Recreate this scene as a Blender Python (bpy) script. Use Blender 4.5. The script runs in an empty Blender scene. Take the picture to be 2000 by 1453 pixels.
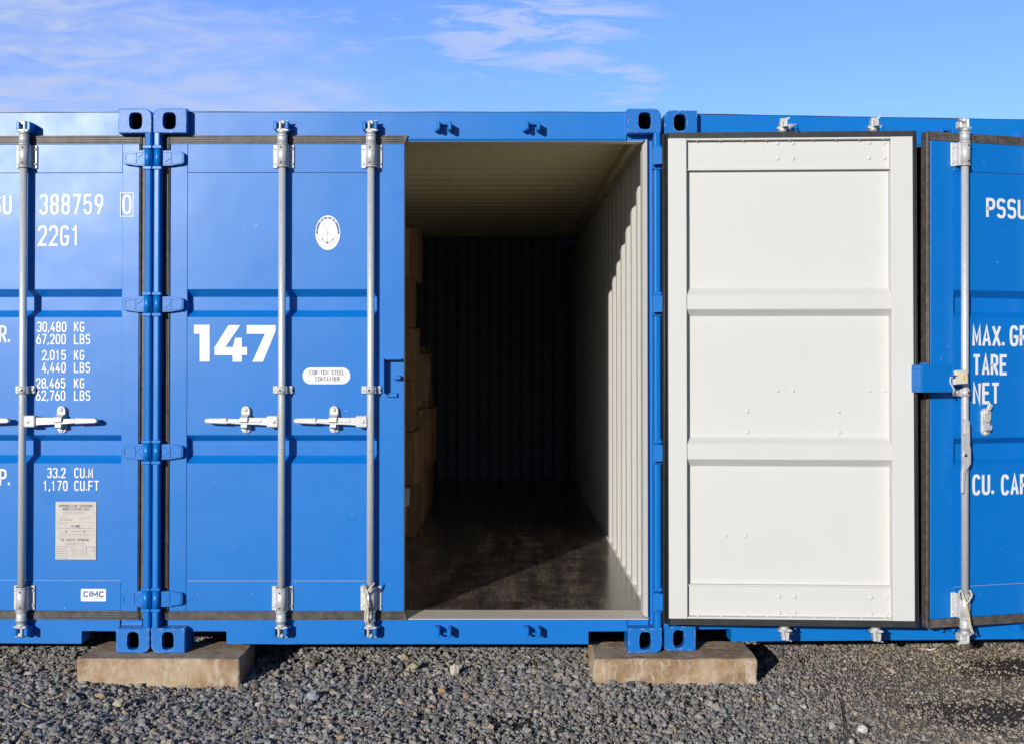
import bpy, bmesh, math, random
import numpy as np
from mathutils import Vector, Matrix, noise as mnoise
R = math.radians
random.seed(7)
S = bpy.context.scene
COL = S.collection

# ------------------------------------------------------------------ camera
F_PX, CX, HZ, PITCH = 2290.0, 982.0, 678.0, R(0.8)
D, ZB = 5.61, 0.118                 # camera distance to the container front, height of the containers above the gravel
CAMZ = ZB + 1.457
camd = bpy.data.cameras.new('camera'); cam = bpy.data.objects.new('camera', camd); COL.objects.link(cam)
cam.location = (0, -D, CAMZ); cam.rotation_euler = (R(90) + PITCH, 0, 0)
camd.sensor_width = 36; camd.lens = F_PX / 2000 * 36
CY = HZ - F_PX * math.tan(PITCH)
camd.shift_x = (1000 - CX) / 2000; camd.shift_y = -(726.5 - CY) / 2000
camd.clip_start = 0.05; camd.clip_end = 2000
S.camera = cam
CAMM = Matrix.Translation((0, -D, CAMZ)) @ Matrix.Rotation(R(90) + PITCH, 4, 'X')

def ray(px, py):
    d = CAMM.to_3x3() @ Vector(((px - CX) / F_PX, -(py - CY) / F_PX, -1))
    return Vector((0, -D, CAMZ)), d
def L(M, px, py, y):
    """point (x, z) in the local frame M where a measured direction meets the plane local y"""
    o, d = ray(px, py); I = M.inverted(); o = I @ o; d = I.to_3x3() @ d
    t = (y - o.y) / d.y
    return o.x + t * d.x, o.z + t * d.z

# ------------------------------------------------------------------ light
SUN_AZ, SUN_EL = 26.4, 14.4
sd = bpy.data.lights.new('sun', 'SUN'); sd.energy = 4.1; sd.angle = R(0.5); sd.color = (1.0, 0.965, 0.91)
sun = bpy.data.objects.new('sun', sd); COL.objects.link(sun)
sun.rotation_euler = (R(90 - SUN_EL), 0, R(-SUN_AZ)); sun.location = (-4, -8, 6)

W = bpy.data.worlds.new('World'); S.world = W; W.use_nodes = True
nt = W.node_tree; nt.nodes.clear()
def N(nt, t, **k):
    n = nt.nodes.new(t)
    for a, v in k.items():
        if hasattr(n, a) and not a.startswith('i_'): setattr(n, a, v)
    return n
def lk(nt, a, b): nt.links.new(a, b)
def val(nt, x, sock):
    if isinstance(x, (int, float)): sock.default_value = x
    elif isinstance(x, tuple): sock.default_value = x
    else: lk(nt, x, sock)
def M_(nt, op, a, b=0.0, c=None, clamp=False):
    n = nt.nodes.new('ShaderNodeMath'); n.operation = op; n.use_clamp = clamp
    val(nt, a, n.inputs[0]); val(nt, b, n.inputs[1])
    if c is not None: val(nt, c, n.inputs[2])
    return n.outputs[0]
def MIX(nt, f, a, b, mode='MIX'):
    n = nt.nodes.new('ShaderNodeMix'); n.data_type = 'RGBA'; n.blend_type = mode
    val(nt, f, n.inputs[0]); val(nt, a, n.inputs[6]); val(nt, b, n.inputs[7])
    return n.outputs[2]
def RAMP(nt, f, a, b):
    n = nt.nodes.new('ShaderNodeMapRange'); n.interpolation_type = 'SMOOTHSTEP'
    val(nt, f, n.inputs[0]); n.inputs[1].default_value = a; n.inputs[2].default_value = b
    return n.outputs[0]
def NOISE(nt, vec, scale, detail=4, rough=0.55, dist=0.0):
    n = nt.nodes.new('ShaderNodeTexNoise'); n.inputs['Scale'].default_value = scale
    n.inputs['Detail'].default_value = detail; n.inputs['Roughness'].default_value = rough
    n.inputs['Distortion'].default_value = dist
    if vec is not None: lk(nt, vec, n.inputs['Vector'])
    return n.outputs[0]
def MAP(nt, vec, scale=(1, 1, 1), loc=(0, 0, 0), rot=(0, 0, 0)):
    n = nt.nodes.new('ShaderNodeMapping'); lk(nt, vec, n.inputs[0])
    n.inputs['Scale'].default_value = scale; n.inputs['Location'].default_value = loc; n.inputs['Rotation'].default_value = rot
    return n.outputs[0]

sky = nt.nodes.new('ShaderNodeTexSky'); sky.sky_type = 'NISHITA'; sky.sun_disc = False
sky.sun_elevation = R(SUN_EL); sky.sun_rotation = R(180 + SUN_AZ); sky.air_density = 1.0; sky.dust_density = 0.6; sky.ozone_density = 2.0
SKY_TINT = (0.90, 1.16, 2.10, 1)
SKY_STRENGTH = 0.11
skyc = MIX(nt, 1.0, sky.outputs[0], SKY_TINT, 'MULTIPLY')
tc = nt.nodes.new('ShaderNodeTexCoord'); sp = nt.nodes.new('ShaderNodeSeparateXYZ'); lk(nt, tc.outputs['Generated'], sp.inputs[0])
yy = M_(nt, 'MAXIMUM', M_(nt, 'ABSOLUTE', sp.outputs[1]), 0.05)
u = M_(nt, 'DIVIDE', sp.outputs[0], yy); w = M_(nt, 'DIVIDE', sp.outputs[2], yy)   # directions seen as bearing and height
cb = nt.nodes.new('ShaderNodeCombineXYZ'); lk(nt, u, cb.inputs[0]); lk(nt, w, cb.inputs[1])
n1 = NOISE(nt, MAP(nt, cb.outputs[0], (5, 16, 1), (3.1, 1.7, 0)), 1.8, 10, 0.6, 0.4)
n2 = NOISE(nt, MAP(nt, cb.outputs[0], (8, 36, 1), (0.4, 5.2, 0)), 1.7, 9, 0.62, 0.7)
# broad bank of thin cloud low in the left part of the view
edge = M_(nt, 'ADD', M_(nt, 'MULTIPLY', u, -0.52), 0.222)
r1 = RAMP(nt, M_(nt, 'SUBTRACT', edge, w), -0.03, 0.13)
c1 = M_(nt, 'MULTIPLY', RAMP(nt, M_(nt, 'ADD', n1, M_(nt, 'MULTIPLY', r1, 0.26)), 0.42, 0.86), r1)
c1 = M_(nt, 'MULTIPLY', c1, M_(nt, 'ADD', 0.55, M_(nt, 'MULTIPLY', RAMP(nt, n2, 0.35, 0.68), 0.75)))
def blob(cx, cy, rx, ry):
    a = M_(nt, 'DIVIDE', M_(nt, 'SUBTRACT', u, cx), rx); b = M_(nt, 'DIVIDE', M_(nt, 'SUBTRACT', w, cy), ry)
    d = M_(nt, 'ADD', M_(nt, 'MULTIPLY', a, a), M_(nt, 'MULTIPLY', b, b))
    return M_(nt, 'SUBTRACT', 1.0, RAMP(nt, d, 0.15, 1.5))
def pu(px): return (px - CX) / F_PX
def pw(py): return (HZ - py) / F_PX
bl = blob(pu(1050), pw(52), 0.11, 0.052)
bl = M_(nt, 'MAXIMUM', bl, blob(pu(1225), pw(165), 0.045, 0.022))
bl = M_(nt, 'MAXIMUM', bl, M_(nt, 'MULTIPLY', blob(pu(560), pw(70), 0.16, 0.03), 0.6))
c2 = RAMP(nt, M_(nt, 'ADD', n2, M_(nt, 'MULTIPLY', bl, 0.22)), 0.62, 0.80)
c2 = M_(nt, 'MULTIPLY', c2, bl)
cl = M_(nt, 'MAXIMUM', M_(nt, 'MULTIPLY', c1, 0.9), M_(nt, 'MULTIPLY', c2, 0.85), clamp=True)
CLOUD = (4.4, 5.4, 8.1, 1)
# sky dimmed on purpose towards the zenith and behind the camera, to cut fill light
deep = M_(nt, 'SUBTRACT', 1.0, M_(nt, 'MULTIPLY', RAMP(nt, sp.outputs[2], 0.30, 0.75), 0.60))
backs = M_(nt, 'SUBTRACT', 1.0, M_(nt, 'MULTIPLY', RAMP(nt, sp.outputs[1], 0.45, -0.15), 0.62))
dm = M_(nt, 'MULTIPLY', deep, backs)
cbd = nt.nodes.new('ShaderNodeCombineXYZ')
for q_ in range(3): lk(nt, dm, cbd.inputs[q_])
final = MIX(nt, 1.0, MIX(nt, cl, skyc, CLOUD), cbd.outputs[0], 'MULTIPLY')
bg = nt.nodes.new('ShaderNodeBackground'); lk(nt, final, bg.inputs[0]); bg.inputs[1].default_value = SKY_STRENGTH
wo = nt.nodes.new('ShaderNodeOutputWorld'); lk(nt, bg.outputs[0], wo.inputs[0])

S.view_settings.view_transform = 'Standard'; S.view_settings.look = 'None'
S.view_settings.exposure = 0.0; S.view_settings.gamma = 1.0; S.view_settings.use_curve_mapping = False
S.render.engine = 'CYCLES'
S.cycles.max_bounces = 8; S.cycles.diffuse_bounces = 2; S.cycles.glossy_bounces = 4

# ------------------------------------------------------------------ materials
def mat(name):
    m = bpy.data.materials.new(name); m.use_nodes = True
    t = m.node_tree; b = t.nodes['Principled BSDF']
    return m, t, b
def objc(t):
    n = t.nodes.new('ShaderNodeTexCoord'); return n.outputs['Object']
def bump(t, b, h, strength, dist=0.01):
    n = t.nodes.new('ShaderNodeBump'); n.inputs['Strength'].default_value = strength; n.inputs['Distance'].default_value = dist
    lk(t, h, n.inputs['Height']); lk(t, n.outputs[0], b.inputs['Normal'])

def paint(name, base, rough, chips=None, wav=0.25, dirt=0.25, dirtcol=(0.25, 0.22, 0.18, 1)):
    m, t, b = mat(name)
    g = t.nodes.new('ShaderNodeNewGeometry'); P = g.outputs['Position']
    big = NOISE(t, P, 1.7, 3); fine = NOISE(t, MAP(t, P, (6, 6, 1.2)), 6, 6, 0.6)
    col = MIX(t, M_(t, 'MULTIPLY', RAMP(t, big, 0.35, 0.7), 0.10), base, tuple(c * 0.86 for c in base[:3]) + (1,))
    col = MIX(t, M_(t, 'MULTIPLY', RAMP(t, fine, 0.58, 0.85), dirt), col, dirtcol)
    if chips:
        c = M_(t, 'MULTIPLY', RAMP(t, NOISE(t, P, 95, 3, 0.6), 0.70, 0.74), RAMP(t, NOISE(t, P, 6, 2), 0.52, 0.60))
        col = MIX(t, c, col, chips)
    lk(t, col, b.inputs['Base Color'])
    val(t, M_(t, 'ADD', M_(t, 'MULTIPLY', NOISE(t, P, 9, 4), 0.10), rough - 0.05), b.inputs['Roughness'])
    h = M_(t, 'ADD', M_(t, 'MULTIPLY', NOISE(t, MAP(t, P, (1, 1, 1)), 2.2, 2), 0.62), M_(t, 'MULTIPLY', NOISE(t, P, 60, 2), 0.012))
    bump(t, b, h, wav, 0.03)
    return m
BLUE = paint('blue_paint', (0.000, 0.172, 0.57, 1), 0.37, chips=(0.55, 0.6, 0.62, 1), dirt=0.16, dirtcol=(0.05, 0.20, 0.46, 1))
WHITE = paint('white_paint', (0.645, 0.640, 0.605, 1), 0.5, wav=0.12, dirt=0.30, dirtcol=(0.52, 0.47, 0.40, 1))
SILL = paint('worn_beige_paint', (0.66, 0.60, 0.49, 1), 0.5, dirt=0.5, dirtcol=(0.22, 0.19, 0.15, 1), chips=(0.2, 0.17, 0.14, 1))

def worn_blue():
    m, t, b = mat('chipped_blue_paint')
    g = t.nodes.new('ShaderNodeNewGeometry'); P = g.outputs['Position']
    bv = t.nodes.new('ShaderNodeBevel'); bv.samples = 4; bv.inputs['Radius'].default_value = 0.008
    dp = t.nodes.new('ShaderNodeVectorMath'); dp.operation = 'DOT_PRODUCT'
    lk(t, bv.outputs[0], dp.inputs[0]); lk(t, g.outputs['Normal'], dp.inputs[1])
    edge = RAMP(t, dp.outputs['Value'], 0.985, 0.93)
    nz = RAMP(t, NOISE(t, P, 45, 4, 0.65), 0.50, 0.60)
    col = MIX(t, M_(t, 'MULTIPLY', M_(t, 'MULTIPLY', edge, nz), 0.8), (0.002, 0.155, 0.53, 1), (0.5, 0.5, 0.5, 1))
    rust = M_(t, 'MULTIPLY', M_(t, 'MULTIPLY', edge, RAMP(t, NOISE(t, P, 20, 3), 0.60, 0.68)), 0.8)
    col = MIX(t, rust, col, (0.30, 0.10, 0.04, 1))
    lk(t, col, b.inputs['Base Color']); b.inputs['Roughness'].default_value = 0.42
    bump(t, b, NOISE(t, P, 40, 3), 0.15, 0.004)
    return m
CASTBLUE = worn_blue()

m, t, b = mat('galvanised_steel'); GALV = m
P = t.nodes.new('ShaderNodeNewGeometry').outputs['Position']
sp_ = NOISE(t, P, 120, 3, 0.6)
col = MIX(t, RAMP(t, sp_, 0.35, 0.7), (0.68, 0.69, 0.67, 1), (0.80, 0.81, 0.79, 1)); lk(t, col, b.inputs['Base Color'])
b.inputs['Metallic'].default_value = 0.38
val(t, M_(t, 'ADD', M_(t, 'MULTIPLY', NOISE(t, P, 60, 3), 0.25), 0.26), b.inputs['Roughness']); bump(t, b, sp_, 0.12, 0.002)
m, t, b = mat('cast_zinc'); ZINC = m
P = t.nodes.new('ShaderNodeNewGeometry').outputs['Position']
sp_ = NOISE(t, P, 160, 4, 0.7)
col = MIX(t, RAMP(t, sp_, 0.3, 0.7), (0.50, 0.50, 0.49, 1), (0.74, 0.74, 0.72, 1)); lk(t, col, b.inputs['Base Color'])
b.inputs['Metallic'].default_value = 0.25; b.inputs['Roughness'].default_value = 0.45; bump(t, b, sp_, 0.3, 0.002)

def rubber(name, base, dusty, f=0.6, stretch=(1, 1, 1)):
    m, t, b = mat(name)
    P = t.nodes.new('ShaderNodeNewGeometry').outputs['Position']
    n = NOISE(t, MAP(t, P, (14, 14, 14)), 2.2, 6, 0.65)
    lk(t, MIX(t, M_(t, 'MULTIPLY', RAMP(t, n, 0.3, 0.75), f), base, dusty), b.inputs['Base Color'])
    b.inputs['Roughness'].default_value = 0.5; bump(t, b, n, 0.15, 0.004)
    return m
RUB = rubber('faded_rubber', (0.050, 0.045, 0.042, 1), (0.15, 0.125, 0.105, 1), 0.75)
RUBK = rubber('black_rubber', (0.018, 0.019, 0.019, 1), (0.06, 0.06, 0.058, 1), 0.4)

def plain(name, c, rough=0.5, met=0.0, var=0.08, sc=30):
    m, t, b = mat(name)
    P = t.nodes.new('ShaderNodeNewGeometry').outputs['Position']
    lk(t, MIX(t, RAMP(t, NOISE(t, P, sc, 4), 0.3, 0.7), tuple(x * (1 - var) for x in c) + (1,), tuple(min(1, x * (1 + var)) for x in c) + (1,)), b.inputs['Base Color'])
    b.inputs['Roughness'].default_value = rough; b.inputs['Metallic'].default_value = met
    return m
LETTER = plain('white_lettering', (0.82, 0.82, 0.82), 0.45, var=0.03)
STICKER = plain('white_sticker', (0.84, 0.84, 0.84), 0.4, var=0.02)
INK = plain('dark_ink', (0.06, 0.07, 0.09), 0.5)
INKBLUE = plain('blue_ink', (0.02, 0.10, 0.30), 0.5)
INKGREY = plain('grey_ink', (0.22, 0.24, 0.28), 0.5)
PLATE = plain('stamped_plate', (0.56, 0.52, 0.46), 0.45, var=0.05)
CREAM = plain('cream_label', (0.70, 0.66, 0.52), 0.5)
YELLOW = plain('yellow_label', (0.75, 0.50, 0.12), 0.5)
DARK = plain('dark_hole_and_shade', (0.012, 0.012, 0.014), 0.7)
ROPE = plain('cream_cord', (0.62, 0.55, 0.40), 0.8, var=0.2, sc=200)
PAPER = plain('white_paper', (0.75, 0.75, 0.72), 0.7)
TAPE = plain('parcel_tape', (0.42, 0.27, 0.13), 0.25)

m, t, b = mat('cardboard'); CARD = m
oi = t.nodes.new('ShaderNodeObjectInfo'); O = objc(t)
fl = NOISE(t, MAP(t, O, (3, 3, 60)), 3, 4)
c = MIX(t, oi.outputs['Random'], (0.21, 0.11, 0.048, 1), (0.31, 0.17, 0.078, 1))
c = MIX(t, M_(t, 'MULTIPLY', RAMP(t, fl, 0.35, 0.7), 0.25), c, (0.26, 0.14, 0.07, 1)); lk(t, c, b.inputs['Base Color'])
b.inputs['Roughness'].default_value = 0.75; bump(t, b, NOISE(t, O, 5, 5), 0.5, 0.02)

m, t, b = mat('ceiling_coating'); CEIL = m
P = t.nodes.new('ShaderNodeNewGeometry').outputs['Position']
g1 = NOISE(t, P, 110, 5, 0.7)
lk(t, MIX(t, RAMP(t, g1, 0.3, 0.7), (0.62, 0.54, 0.27, 1), (0.88, 0.79, 0.46, 1)), b.inputs['Base Color'])
b.inputs['Roughness'].default_value = 0.9; bump(t, b, g1, 0.7, 0.008)

m, t, b = mat('inner_wall_paint'); INNER = m
P = t.nodes.new('ShaderNodeNewGeometry').outputs['Position']
g1 = NOISE(t, MAP(t, P, (4, 4, 1)), 3, 5)
lk(t, MIX(t, M_(t, 'MULTIPLY', RAMP(t, g1, 0.45, 0.8), 0.35), (0.74, 0.73, 0.67, 1), (0.60, 0.57, 0.50, 1)), b.inputs['Base Color'])
b.inputs['Roughness'].default_value = 0.5
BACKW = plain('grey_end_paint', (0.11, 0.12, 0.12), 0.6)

m, t, b = mat('plywood_floor'); PLY = m
P = t.nodes.new('ShaderNodeNewGeometry').outputs['Position']
grain = NOISE(t, MAP(t, P, (70, 3, 1)), 3, 6, 0.7)
pat = M_(t, 'ADD', M_(t, 'MULTIPLY', NOISE(t, MAP(t, P, (5.5, 0.8, 1)), 1.6, 8, 0.7, 0.2), 0.55), M_(t, 'MULTIPLY', NOISE(t, MAP(t, P, (2.2, 3.0, 1), rot=(0, 0, 0.4)), 2.0, 8, 0.7, 0.6), 0.45))
scr = NOISE(t, MAP(t, P, (1.2, 6, 1), rot=(0, 0, 0.35)), 3, 4, 0.7)
c = MIX(t, RAMP(t, pat, 0.40, 0.66), (0.055, 0.048, 0.042, 1), (0.26, 0.21, 0.165, 1))
c = MIX(t, M_(t, 'MULTIPLY', RAMP(t, grain, 0.42, 0.62), 0.65), c, (0.012, 0.012, 0.012, 1))
c = MIX(t, M_(t, 'MULTIPLY', RAMP(t, scr, 0.60, 0.75), 0.35), c, (0.20, 0.16, 0.12, 1))
chip = RAMP(t, NOISE(t, MAP(t, P, (1, 1, 1)), 42, 2), 0.76, 0.78)
c = MIX(t, chip, c, (0.5, 0.42, 0.30, 1))
seam = M_(t, 'LESS_THAN', M_(t, 'ABSOLUTE', M_(t, 'SUBTRACT', M_(t, 'MODULO', M_(t, 'ADD', t.nodes.new('ShaderNodeSeparateXYZ').outputs[1], 0.0), 1.2), 0.11)), 0.003)
for n in t.nodes:
    if n.type == 'SEPXYZ': lk(t, P, n.inputs[0])
c = MIX(t, seam, c, (0.004, 0.004, 0.004, 1))
sx_ = [n for n in t.nodes if n.type == 'SEPXYZ'][0].outputs[0]
c = MIX(t, M_(t, 'LESS_THAN', M_(t, 'ABSOLUTE', M_(t, 'ADD', sx_, 0.463)), 0.0025), c, (0.20, 0.17, 0.14, 1))
lk(t, c, b.inputs['Base Color'])
val(t, M_(t, 'ADD', M_(t, 'MULTIPLY', RAMP(t, pat, 0.3, 0.7), 0.14), 0.14), b.inputs['Roughness'])
bump(t, b, grain, 0.08, 0.002)

m, t, b = mat('weathered_concrete'); CONC = m
P = t.nodes.new('ShaderNodeNewGeometry').outputs['Position']
a1 = NOISE(t, MAP(t, P, (1, 1, 0.55)), 20, 8, 0.68, 0.8); a2 = NOISE(t, P, 7, 5, 0.6); a3 = NOISE(t, P, 150, 3, 0.7); a4 = NOISE(t, MAP(t, P, (14, 14, 5)), 3, 4, 0.5, 1.5)
c = MIX(t, RAMP(t, a2, 0.35, 0.65), (0.30, 0.19, 0.10, 1), (0.48, 0.36, 0.23, 1))
c = MIX(t, M_(t, 'MULTIPLY', RAMP(t, a1, 0.50, 0.66), 0.7), c, (0.58, 0.50, 0.40, 1))
c = MIX(t, M_(t, 'MULTIPLY', RAMP(t, a4, 0.56, 0.66), 0.35), c, (0.62, 0.56, 0.47, 1))
c = MIX(t, M_(t, 'MULTIPLY', RAMP(t, a3, 0.55, 0.7), 0.4), c, (0.13, 0.09, 0.05, 1)); lk(t, c, b.inputs['Base Color'])
b.inputs['Roughness'].default_value = 0.9
bump(t, b, M_(t, 'ADD', M_(t, 'MULTIPLY', a1, 0.6), M_(t, 'MULTIPLY', a3, 0.25)), 0.8, 0.012)

m, t, b = mat('gravel_stone'); STONE = m
at = t.nodes.new('ShaderNodeAttribute'); at.attribute_name = 'tint'
P = t.nodes.new('ShaderNodeNewGeometry').outputs['Position']
c = MIX(t, M_(t, 'MULTIPLY', RAMP(t, NOISE(t, P, 260, 3, 0.7), 0.35, 0.7), 0.35), at.outputs['Color'], (0.08, 0.08, 0.08, 1))
lk(t, c, b.inputs['Base Color']); b.inputs['Roughness'].default_value = 0.8

m, t, b = mat('gritty_ground'); GRIT = m
P = t.nodes.new('ShaderNodeNewGeometry').outputs['Position']
v = t.nodes.new('ShaderNodeTexVoronoi'); v.inputs['Scale'].default_value = 130; lk(t, P, v.inputs['Vector'])
v2 = t.nodes.new('ShaderNodeTexVoronoi'); v2.inputs['Scale'].default_value = 60; lk(t, P, v2.inputs['Vector'])
g = NOISE(t, P, 3, 5); g2 = NOISE(t, P, 220, 3, 0.7)
s2 = t.nodes.new('ShaderNodeSeparateXYZ'); lk(t, P, s2.inputs[0])
side = RAMP(t, M_(t, 'ADD', s2.outputs[0], M_(t, 'MULTIPLY', g, 0.8)), 1.4, 2.2)
c = MIX(t, side, (0.10, 0.092, 0.084, 1), (0.27, 0.225, 0.17, 1))
c = MIX(t, M_(t, 'MULTIPLY', RAMP(t, v.outputs['Distance'], 0.2, 0.8), 0.6), c, (0.04, 0.036, 0.032, 1))
def dblob(cx_, cy_, rx_, ry_):
    a = M_(t, 'DIVIDE', M_(t, 'SUBTRACT', s2.outputs[0], cx_), rx_); b2 = M_(t, 'DIVIDE', M_(t, 'SUBTRACT', s2.outputs[1], cy_), ry_)
    return M_(t, 'SUBTRACT', 1.0, RAMP(t, M_(t, 'ADD', M_(t, 'MULTIPLY', a, a), M_(t, 'MULTIPLY', b2, b2)), 0.1, 2.0))
damp = RAMP(t, M_(t, 'ADD', M_(t, 'MAXIMUM', M_(t, 'MAXIMUM', dblob(2.12, -0.50, .34, .24), dblob(2.62, .20, .40, .16)), dblob(-0.05, -0.62, .3, .1)), M_(t, 'MULTIPLY', NOISE(t, P, 7, 5, 0.6), 0.9)), 0.86, 1.0)
c = MIX(t, M_(t, 'MULTIPLY', damp, 0.85), c, (0.025, 0.016, 0.012, 1))
v3 = t.nodes.new('ShaderNodeTexVoronoi'); v3.inputs['Scale'].default_value = 75; lk(t, P, v3.inputs['Vector'])
sep3 = t.nodes.new('ShaderNodeSeparateColor'); lk(t, v3.outputs['Color'], sep3.inputs[0])
peb = MIX(t, sep3.outputs[0], (0.10, 0.097, 0.093, 1), (0.36, 0.345, 0.32, 1))
peb = MIX(t, RAMP(t, v3.outputs['Distance'], 0.35, 0.75), peb, (0.05, 0.047, 0.043, 1))
far = RAMP(t, M_(t, 'MAXIMUM', M_(t, 'ABSOLUTE', M_(t, 'SUBTRACT', s2.outputs[0], 0.15)), M_(t, 'MULTIPLY', M_(t, 'ABSOLUTE', M_(t, 'ADD', s2.outputs[1], 0.35)), 3.1)), 3.4, 3.8)
c = MIX(t, far, c, peb)
lk(t, c, b.inputs['Base Color']); b.inputs['Roughness'].default_value = 0.9
bump(t, b, M_(t, 'ADD', M_(t, 'MULTIPLY', v3.outputs['Distance'], -1.0), M_(t, 'MULTIPLY', g2, 0.3)), 0.9, 0.006)

# ------------------------------------------------------------------ mesh helpers
def box(bm, x0, x1, y0, y1, z0, z1, bev=0.0, seg=1, mi=0):
    if x0 > x1: x0, x1 = x1, x0
    if z0 > z1: z0, z1 = z1, z0
    vs = [bm.verts.new(p) for p in ((x0,y0,z0),(x1,y0,z0),(x1,y1,z0),(x0,y1,z0),(x0,y0,z1),(x1,y0,z1),(x1,y1,z1),(x0,y1,z1))]
    fs = [bm.faces.new([vs[i] for i in q]) for q in ((0,1,5,4),(1,2,6,5),(2,3,7,6),(3,0,4,7),(4,5,6,7),(3,2,1,0))]
    for f in fs: f.material_index = mi
    if bev:
        es = {e for f in fs for e in f.edges}
        r = bmesh.ops.bevel(bm, geom=list(es), offset=bev, segments=seg, affect='EDGES', profile=0.5)
        for f in r['faces']: f.material_index = mi
    return vs
def prism(bm, pts, y0, y1, bev=0.0, mi=0):
    """polygon in xz pushed from y0 (front) to y1"""
    a = [bm.verts.new((p[0], y0, p[1])) for p in pts]; b_ = [bm.verts.new((p[0], y1, p[1])) for p in pts]
    n = len(pts); fs = [bm.faces.new(a), bm.faces.new(b_[::-1])]
    for i in range(n): fs.append(bm.faces.new((a[i], b_[i], b_[(i+1) % n], a[(i+1) % n])))
    for f in fs: f.material_index = mi
    if bev:
        r = bmesh.ops.bevel(bm, geom=list(fs[0].edges), offset=bev, segments=1, affect='EDGES')
        for f in r['faces']: f.material_index = mi
    return fs
def prism_x(bm, pts, x0, x1, mi=0):
    a = [bm.verts.new((x0, p[0], p[1])) for p in pts]; b_ = [bm.verts.new((x1, p[0], p[1])) for p in pts]
    n = len(pts); fs = [bm.faces.new(a), bm.faces.new(b_[::-1])]
    for i in range(n): fs.append(bm.faces.new((a[i], b_[i], b_[(i+1) % n], a[(i+1) % n])))
    for f in fs: f.material_index = mi
def cyl(bm, p0, p1, r, seg=16, r1=None, mi=0, smooth=True):
    p0, p1 = Vector(p0), Vector(p1); d = (p1 - p0).normalized()
    a = d.orthogonal().normalized(); c_ = d.cross(a); r1 = r if r1 is None else r1
    A = [bm.verts.new(p0 + (a*math.cos(2*math.pi*i/seg) + c_*math.sin(2*math.pi*i/seg))*r) for i in range(seg)]
    B = [bm.verts.new(p1 + (a*math.cos(2*math.pi*i/seg) + c_*math.sin(2*math.pi*i/seg))*r1) for i in range(seg)]
    for i in range(seg):
        f = bm.faces.new((A[i], A[(i+1) % seg], B[(i+1) % seg], B[i])); f.smooth = smooth; f.material_index = mi
    bm.faces.new(A[::-1]).material_index = mi; bm.faces.new(B).material_index = mi
def dome(bm, x, y, z, r, h=0.5, mi=0, sgn=-1):
    """rivet head on a face looking along sgn*y"""
    rings = []
    for k in range(4):
        a = k / 4 * math.pi / 2
        rings.append([bm.verts.new((x + r*math.cos(a)*math.cos(2*math.pi*i/12), y + sgn*h*r*math.sin(a), z + r*math.cos(a)*math.sin(2*math.pi*i/12))) for i in range(12)])
    top = bm.verts.new((x, y + sgn*h*r, z))
    for k in range(3):
        for i in range(12):
            f = bm.faces.new((rings[k][i], rings[k][(i+1) % 12], rings[k+1][(i+1) % 12], rings[k+1][i])); f.smooth = True; f.material_index = mi
    for i in range(12):
        f = bm.faces.new((rings[3][i], rings[3][(i+1) % 12], top)); f.smooth = True; f.material_index = mi
def sweep(bm, pts, r, seg=8, closed=False, mi=0):
    pts = [Vector(p) for p in pts]; rings = []
    n = len(pts); up = Vector((0.13, 0.9, 0.21)).normalized()
    for i, p in enumerate(pts):
        d = (pts[min(i+1, n-1)] - pts[max(i-1, 0)]).normalized()
        a = d.cross(up).normalized(); c_ = d.cross(a)
        rr = r[i] if isinstance(r, (list, tuple)) else r
        rings.append([bm.verts.new(p + (a*math.cos(2*math.pi*k/seg) + c_*math.sin(2*math.pi*k/seg))*rr) for k in range(seg)])
    for i in range(n-1):
        for k in range(seg):
            f = bm.faces.new((rings[i][k], rings[i][(k+1) % seg], rings[i+1][(k+1) % seg], rings[i+1][k])); f.smooth = True; f.material_index = mi
    bm.faces.new(rings[0][::-1]).material_index = mi; bm.faces.new(rings[-1]).material_index = mi
def ribbon(bm, pts, th, y, closed=False, mi=0, thick=0.0):
    n = len(pts); P_ = [Vector(p) for p in pts]; Lf, Rt = [], []
    for i in range(n):
        if closed: a, c_ = P_[i-1], P_[(i+1) % n]
        else: a, c_ = P_[max(i-1, 0)], P_[min(i+1, n-1)]
        d0 = (P_[i] - a); d1 = (c_ - P_[i])
        d0 = d0.normalized() if d0.length > 1e-9 else d1.normalized()
        d1 = d1.normalized() if d1.length > 1e-9 else d0
        n0 = Vector((-d0.y, d0.x)); n1_ = Vector((-d1.y, d1.x)); mm = n0 + n1_
        mm = mm.normalized() if mm.length > 1e-6 else n0
        s = min(1 / max(mm.dot(n0), 0.35), 2.2)
        q = P_[i]
        if not closed:
            if i == 0: q = q - d1*th*0.25
            if i == n-1: q = q + d0*th*0.25
        Lf.append(bm.verts.new((q.x + mm.x*th/2*s, y, q.y + mm.y*th/2*s))); Rt.append(bm.verts.new((q.x - mm.x*th/2*s, y, q.y - mm.y*th/2*s)))
    new = []
    for i in range(n if closed else n-1):
        j = (i+1) % n
        f = bm.faces.new((Lf[i], Rt[i], Rt[j], Lf[j])); f.material_index = mi; new.append(f)
    if thick:
        r = bmesh.ops.extrude_face_region(bm, geom=new)
        for g_ in r['geom']:
            if isinstance(g_, bmesh.types.BMVert): g_.co.y -= thick
def finish(name, bm, mats, parent=None, mirror=False, off=(0, 0, 0), recalc=True):
    if mirror:
        for v_ in bm.verts: v_.co.x = 2.438 - v_.co.x
        bmesh.ops.reverse_faces(bm, faces=bm.faces[:])
    for v_ in bm.verts: v_.co -= Vector(off)
    if recalc: bmesh.ops.recalc_face_normals(bm, faces=bm.faces[:])
    me = bpy.data.meshes.new(name); bm.to_mesh(me); bm.free()
    for m_ in (mats if isinstance(mats, (list, tuple)) else [mats]): me.materials.append(m_)
    o = bpy.data.objects.new(name, me); COL.objects.link(o)
    if parent: o.parent = parent
    return o
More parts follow.
